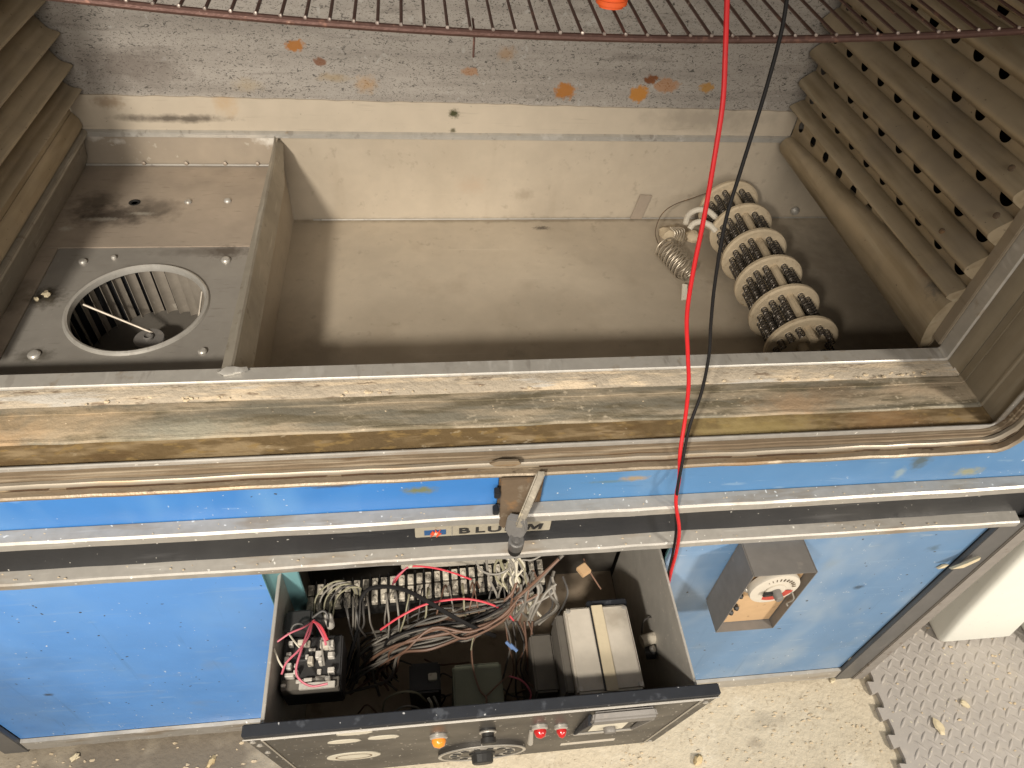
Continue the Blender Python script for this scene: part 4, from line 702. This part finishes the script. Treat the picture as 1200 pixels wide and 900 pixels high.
# ================================================================== wire rack
RK = thing('wire_rack', 'brown tarnished wire oven rack across the top of the chamber', 'oven rack', (.07, .9, 1.22))
YR = .660
def rz(x): return 1.213 + .098 * (x - .17) ** 2
MB().tube([(x / 100, YR, rz(x / 100)) for x in range(-52, 67, 2)], .0036, 10).build('front_rail', 'rack_wire', RK)
for yb in (1.15,): MB().tube([(x / 100, yb, rz(x / 100) + .002) for x in range(-52, 67, 2)], .0036, 10).build('rear_rail', 'rack_wire', RK)
for x in (-.52, .66): MB().tube([(x, YR, rz(x)), (x, 1.15, rz(x))], .0036, 10).build('side_rail', 'rack_wire', RK)
x = -.500
rnd = random.Random(5)
while x < .65:
    j = rnd.uniform(-.0012, .0012)
    o = MB().tube([(x, YR - .0005, rz(x) + .0030), (x + j * .5, .80, rz(x) + .0052), (x + j, 1.152, rz(x) + .0055)], .00155, 6).build('rack_bar', 'rack_wire', RK)
    MB().blob((x, YR - .0006, rz(x) + .0036), .0019, .0019, .0021, int(x * 1000), jit=.1).build('bar_end', 'bead_steel', o); x += .0204
p = Vector((at(556, 40, 1, YR).x, YR + .004, rz(.06))); MB().tube([p + Vector((0, .02, .003)), p + Vector((0, .006, .001)), p + Vector((.0005, .003, -.004)), p + Vector((0, .002, -.024))], .0011, 6).build('bent_wire', 'rack_wire', RK)
# orange clip lying on the rack
CP = thing('plastic_clip', 'bright orange plastic clip lying on the wire rack', 'clip', at(714, 4, 2, 1.222))
c0 = at(714, 5, 2, 1.2275)
mb = MB(); pr = []; rr = .0150
for k in range(9): a = math.pi + math.pi * k / 8; pr.append((c0.x + .002 + rr * math.cos(a), c0.y + rr * math.sin(a) * .8, 1.2255))
pr += [(c0.x + .002 + rr * .95, c0.y + .055, 1.2255), (c0.x + .002 - rr * .6, c0.y + .065, 1.2255)]
mb.prism(pr, (0, 0, .010)); mb.build('clip_body', 'orange_plastic', CP, bevel=.003, seg=3)
MB().tube([(c0.x + .004, c0.y + .052, 1.2325), (c0.x + .006, c0.y + .085, 1.2325)], .004, 10).build('clip_jaw', 'bezel', CP)
# ================================================================== test leads hanging in front
RLp = [(853, -40, .605), (852, 0, .60), (850, 60, .59), (847, 120, .575), (838, 180, .56), (826, 250, .545), (812, 320, .53), (805, 370, .52), (806, 415, .51), (807, 450, .50), (803, 490, .487), (797, 530, .467), (796, 560, .459), (792, 588, .448), (796, 620, .449), (793, 645, .452), (787, 668, .462), (782, 690, .468)]
o = MB().tube(curve([at(u, v, 1, y) for u, v, y in RLp], 6), .0023, 10).build('red_test_lead', 'red_wire'); tag(recentre(o), 'long red test lead hanging down in front of the oven into the drawer gap', 'cable')
BLp = [(928, -40, .615), (922, 0, .61), (915, 40, .602), (896, 110, .585), (868, 200, .56), (850, 260, .545), (838, 330, .53), (833, 380, .52), (831, 415, .51), (822, 460, .497), (808, 500, .48), (799, 545, .4585), (794, 572, .449), (792, 596, .4555), (792, 625, .4555), (788, 650, .4570), (783, 672, .466), (779, 692, .468)]
o = MB().tube(curve([at(u, v, 1, y) for u, v, y in BLp], 6), .0018, 10).build('black_test_lead', 'black_wire'); tag(recentre(o), 'thin black test lead hanging beside the red one', 'cable')
# ================================================================== mat, bins
MTb = thing('floor_mat', 'grey rubber tread-plate floor mat with interlocking edge beside the oven', 'mat', (1.2, .4, 0))
mb = MB(); edge = []; y = -.06
xe = lambda y: .880 + (y + .06) * .045
while y < .465:                                    # dovetail tabs along the left edge
    edge += [(xe(y) + .010, y), (xe(y) - .001 + .010, y + .022), (xe(y) - .004, y + .020), (xe(y) - .004, y + .045), (xe(y) + .010, y + .043)]; y += .052
edge += [(.902, .47), (.902, .9), (1.75, .9), (1.75, -.06)]
mb.prism([(a, b, .001) for a, b in edge], (0, 0, .011)); mb.build('mat_sheet', 'mat_rubber', MTb)
mb = MB(); pt = .0290
for i in range(26):
    for j in range(34):
        x, yy = .905 + i * pt, .02 + j * pt
        if x > 1.5 or yy > .85 or x < xe(yy) + .016: continue
        for q, (ox, oy, ang) in enumerate(((0, 0, .80), (pt / 2, pt / 2, -.80))):
            a = ang; c_, s_ = math.cos(a), math.sin(a); L_, W_ = .0150, .0034
            ring = [(L_, 0), (L_ * .55, W_ * .8), (0, W_), (-L_ * .55, W_ * .8), (-L_, 0), (-L_ * .55, -W_ * .8), (0, -W_), (L_ * .55, -W_ * .8)]
            vs = [(x + ox + p_ * c_ - q_ * s_, yy + oy + p_ * s_ + q_ * c_, .0119) for p_, q_ in ring] + [(x + ox + p_ * .6 * c_ - q_ * .5 * s_, yy + oy + p_ * .6 * s_ + q_ * .5 * c_, .0136) for p_, q_ in ring]
            mb.add(vs, [(k, (k + 1) % 8, 8 + (k + 1) % 8, 8 + k) for k in range(8)] + [tuple(range(8, 16))])
o = mb.build('mat_tread', 'mat_rubber', MTb, smooth=60); o['kind'] = 'stuff'
def bin_(x0, x1, y0, y1, h, fl_, label, sk=0):
    t = thing('plastic_bin', label, 'bin', ((x0 + x1) / 2, (y0 + y1) / 2, .012), 'pale plastic bins beside the oven')
    def ring(x0, x1, y0, y1, r_, z):
        out = []
        for cx, cy, a0 in ((x1 - r_, y1 - r_, 0), (x0 + r_, y1 - r_, 90), (x0 + r_, y0 + r_, 180), (x1 - r_, y0 + r_, 270)):
            for k in range(7): a = math.radians(a0 + 15 * k); out.append((cx + r_ * math.cos(a), cy + r_ * math.sin(a), z))
        return out
    rs = []
    for z, ins in ((.0125, .016), (.0145, .008), (.020, .003), (.030, 0)): rs.append(ring(x0 + ins, x1 - ins, y0 + ins, y1 - ins, .012, z))
    for z in (.15, .30, h): f_ = fl_ * (z - .03); rs.append(ring(x0 - f_ - sk * z, x1 + f_ - sk * z, y0 - f_ * .5, y1 + f_, .014, z))
    f_ = fl_ * h; rs.append(ring(x0 - f_ - sk * h + .006, x1 + f_ - sk * h - .006, y0 - f_ * .5 + .006, y1 + f_ - .006, .012, h)); rs.append(ring(x0 + .006, x1 - .006, y0 + .006, y1 - .006, .010, .035))
    m = 28; mb = MB(); mb.add([v for r_ in rs for v in r_], [(i * m + k, i * m + (k + 1) % m, (i + 1) * m + (k + 1) % m, (i + 1) * m + k) for i in range(len(rs) - 1) for k in range(m)] + [tuple(range(m))[::-1], tuple((len(rs) - 1) * m + k for k in range(m))])
    mb.build('bin_body', 'bin_plastic', t, smooth=50)
    f_ = fl_ * h; mb = MB(); rr_ = ring(x0 - f_ - .004 - sk * h, x1 + f_ + .004 - sk * h, y0 - f_ * .5 - .004, y1 + f_ + .004, .016, h - .006); mb.tube(rr_ + [rr_[0]], .006, 8, cap=False); mb.build('bin_rim', 'bin_plastic', t)
bin_(1.090, 1.262, .515, .80, .70, .0, 'pale plastic bin standing against the right side of the oven', .14)
bin_(1.300, 1.52, .480, .78, .20, .0, 'pale plastic bin at the far right edge, in front of the other bin', .03)
# ================================================================== litter
def chip(u, v, ax, val, size, mat, label, seed, flat=.35, nrm=None):
    p = at(u, v, ax, val); rnd = random.Random(seed); a = rnd.uniform(0, 3)
    mb = MB(); mb.blob((0, 0, 0), size, size * rnd.uniform(.45, .7), size * flat, seed, 8, 5, .35)
    mb.v = [(p.x + x * math.cos(a) - y * math.sin(a), p.y + x * math.sin(a) + y * math.cos(a), p.z + z + (size * flat * .7)) for x, y, z in mb.v]
    o = mb.build('wood_chip', mat, smooth=20); tag(recentre(o), label, 'debris', 'crumbs of litter'); return o
chip(56, 347, 2, dz + .001, .0062, 'chip_pale', 'larger pale yellow crumb on the blower deck left of the fan opening', 1, .8)
chip(44, 352, 2, dz + .001, .0038, 'chip_pale', 'smaller pale yellow crumb on the blower deck left of the fan opening', 2, .8)
chip(818, 891, 2, 0, .012, 'chip_wood', 'yellow lump on the concrete below the drawer at right', 3, .5)
chip(975, 797, 2, 0, .010, 'chip_pale', 'yellow chip on the concrete under the oven bottom rail near the mat', 4, .4)
chip(1100, 852, 2, .0135, .015, 'chip_pale', 'pale curled chip lying on the rubber mat', 5, .25)
chip(1130, 825, 2, .0135, .010, 'chip_pale', 'small pale chip on the mat above the curled one', 6, .25)
chip(248, 893, 2, 0, .012, 'chip_wood', 'yellow chip on the floor left of the drawer', 7, .35)
chip(88, 888, 2, 0, .009, 'chip_pale', 'small pale chip on the floor at the lower left edge', 8, .4)
p = at(1130, 660, 1, .461)
o = MB().prism([p + Vector(q) for q in ((-.020, 0, -.012), (.0, 0, -.010), (.014, 0, .012), (.011, 0, .022), (.004, 0, .014), (-.002, 0, .006), (-.012, 0, -.004))], (.001, -.004, .002)).build('tape_scrap', 'chip_pale'); tag(recentre(o), 'scrap of yellowish tape stuck on the oven corner post at right', 'debris')
p = at(1103, 663, 1, .4735)
o = MB().prism([p + Vector(q) for q in ((-.006, 0, -.006), (.004, 0, -.004), (.007, 0, .006), (-.001, 0, .005))], (.001, -.003, .001)).build('tape_scrap', 'chip_pale'); tag(recentre(o), 'small scrap of yellowish tape on the blue panel beside the corner post', 'debris')
p = at(594, 542, 1, .470)
o = MB().prism([p + Vector(q) for q in ((-.020, 0, .002), (-.010, 0, .007), (.012, 0, .006), (.016, 0, -.001), (.004, 0, -.006), (-.014, 0, -.003))], (.0, -.004, .002)).build('torn_trim', 'trim_tan'); tag(recentre(o), 'torn tan flake on the trim above the latch', 'debris')
rnd = random.Random(21); mb = MB()
for k in range(260):                               # crumbs on sill ledge, rails
    t = rnd.random()
    if t < .45: x = rnd.uniform(-.5, .68); x = x if rnd.random() < .5 else rnd.choice([rnd.uniform(-.5, -.2), rnd.uniform(.45, .66)]); c_ = (x, rnd.uniform(.568, .582), .8345); q = rnd.uniform(.0006, .0022)
    elif t < .6: c_ = (rnd.uniform(-.5, .68), rnd.uniform(.525, .56), .8292); q = rnd.uniform(.0003, .0009)
    elif t < .8: c_ = (rnd.uniform(-.55, .8), rnd.uniform(.461, .474), .6372); q = rnd.uniform(.0004, .0011)
    else: c_ = (rnd.uniform(-.55, .85), rnd.uniform(.455, .468), .7388); q = rnd.uniform(.0003, .0008)
    mb.blob(c_, q * 1.6, q, q * .8, k, 6, 4, .35)
o = mb.build('sill_crumbs', 'crumb', smooth=0); o['kind'] = 'stuff'; o['label'] = 'fine crumbs scattered along the sill and rails'; o['category'] = 'debris'
mb = MB()
for k in range(420):
    if rnd.random() < .62: c_ = (rnd.uniform(.35, .88), rnd.uniform(.26, .45), .0008); q = rnd.uniform(.0005, .0022)
    elif rnd.random() < .5: c_ = (rnd.uniform(.92, 1.25), rnd.uniform(.25, .6), .0128); q = rnd.uniform(.0007, .0025)
    else: c_ = (rnd.uniform(-.78, -.2), rnd.uniform(.36, .46), .0008); q = rnd.uniform(.0008, .003)
    mb.blob(c_, q * rnd.uniform(1, 2.6), q, q * .6, k + 900, 6, 4, .4)
o = mb.build('floor_crumbs', 'crumb', smooth=0); o['kind'] = 'stuff'; o['label'] = 'fine crumbs and grit scattered on the floor and mat'; o['category'] = 'debris'
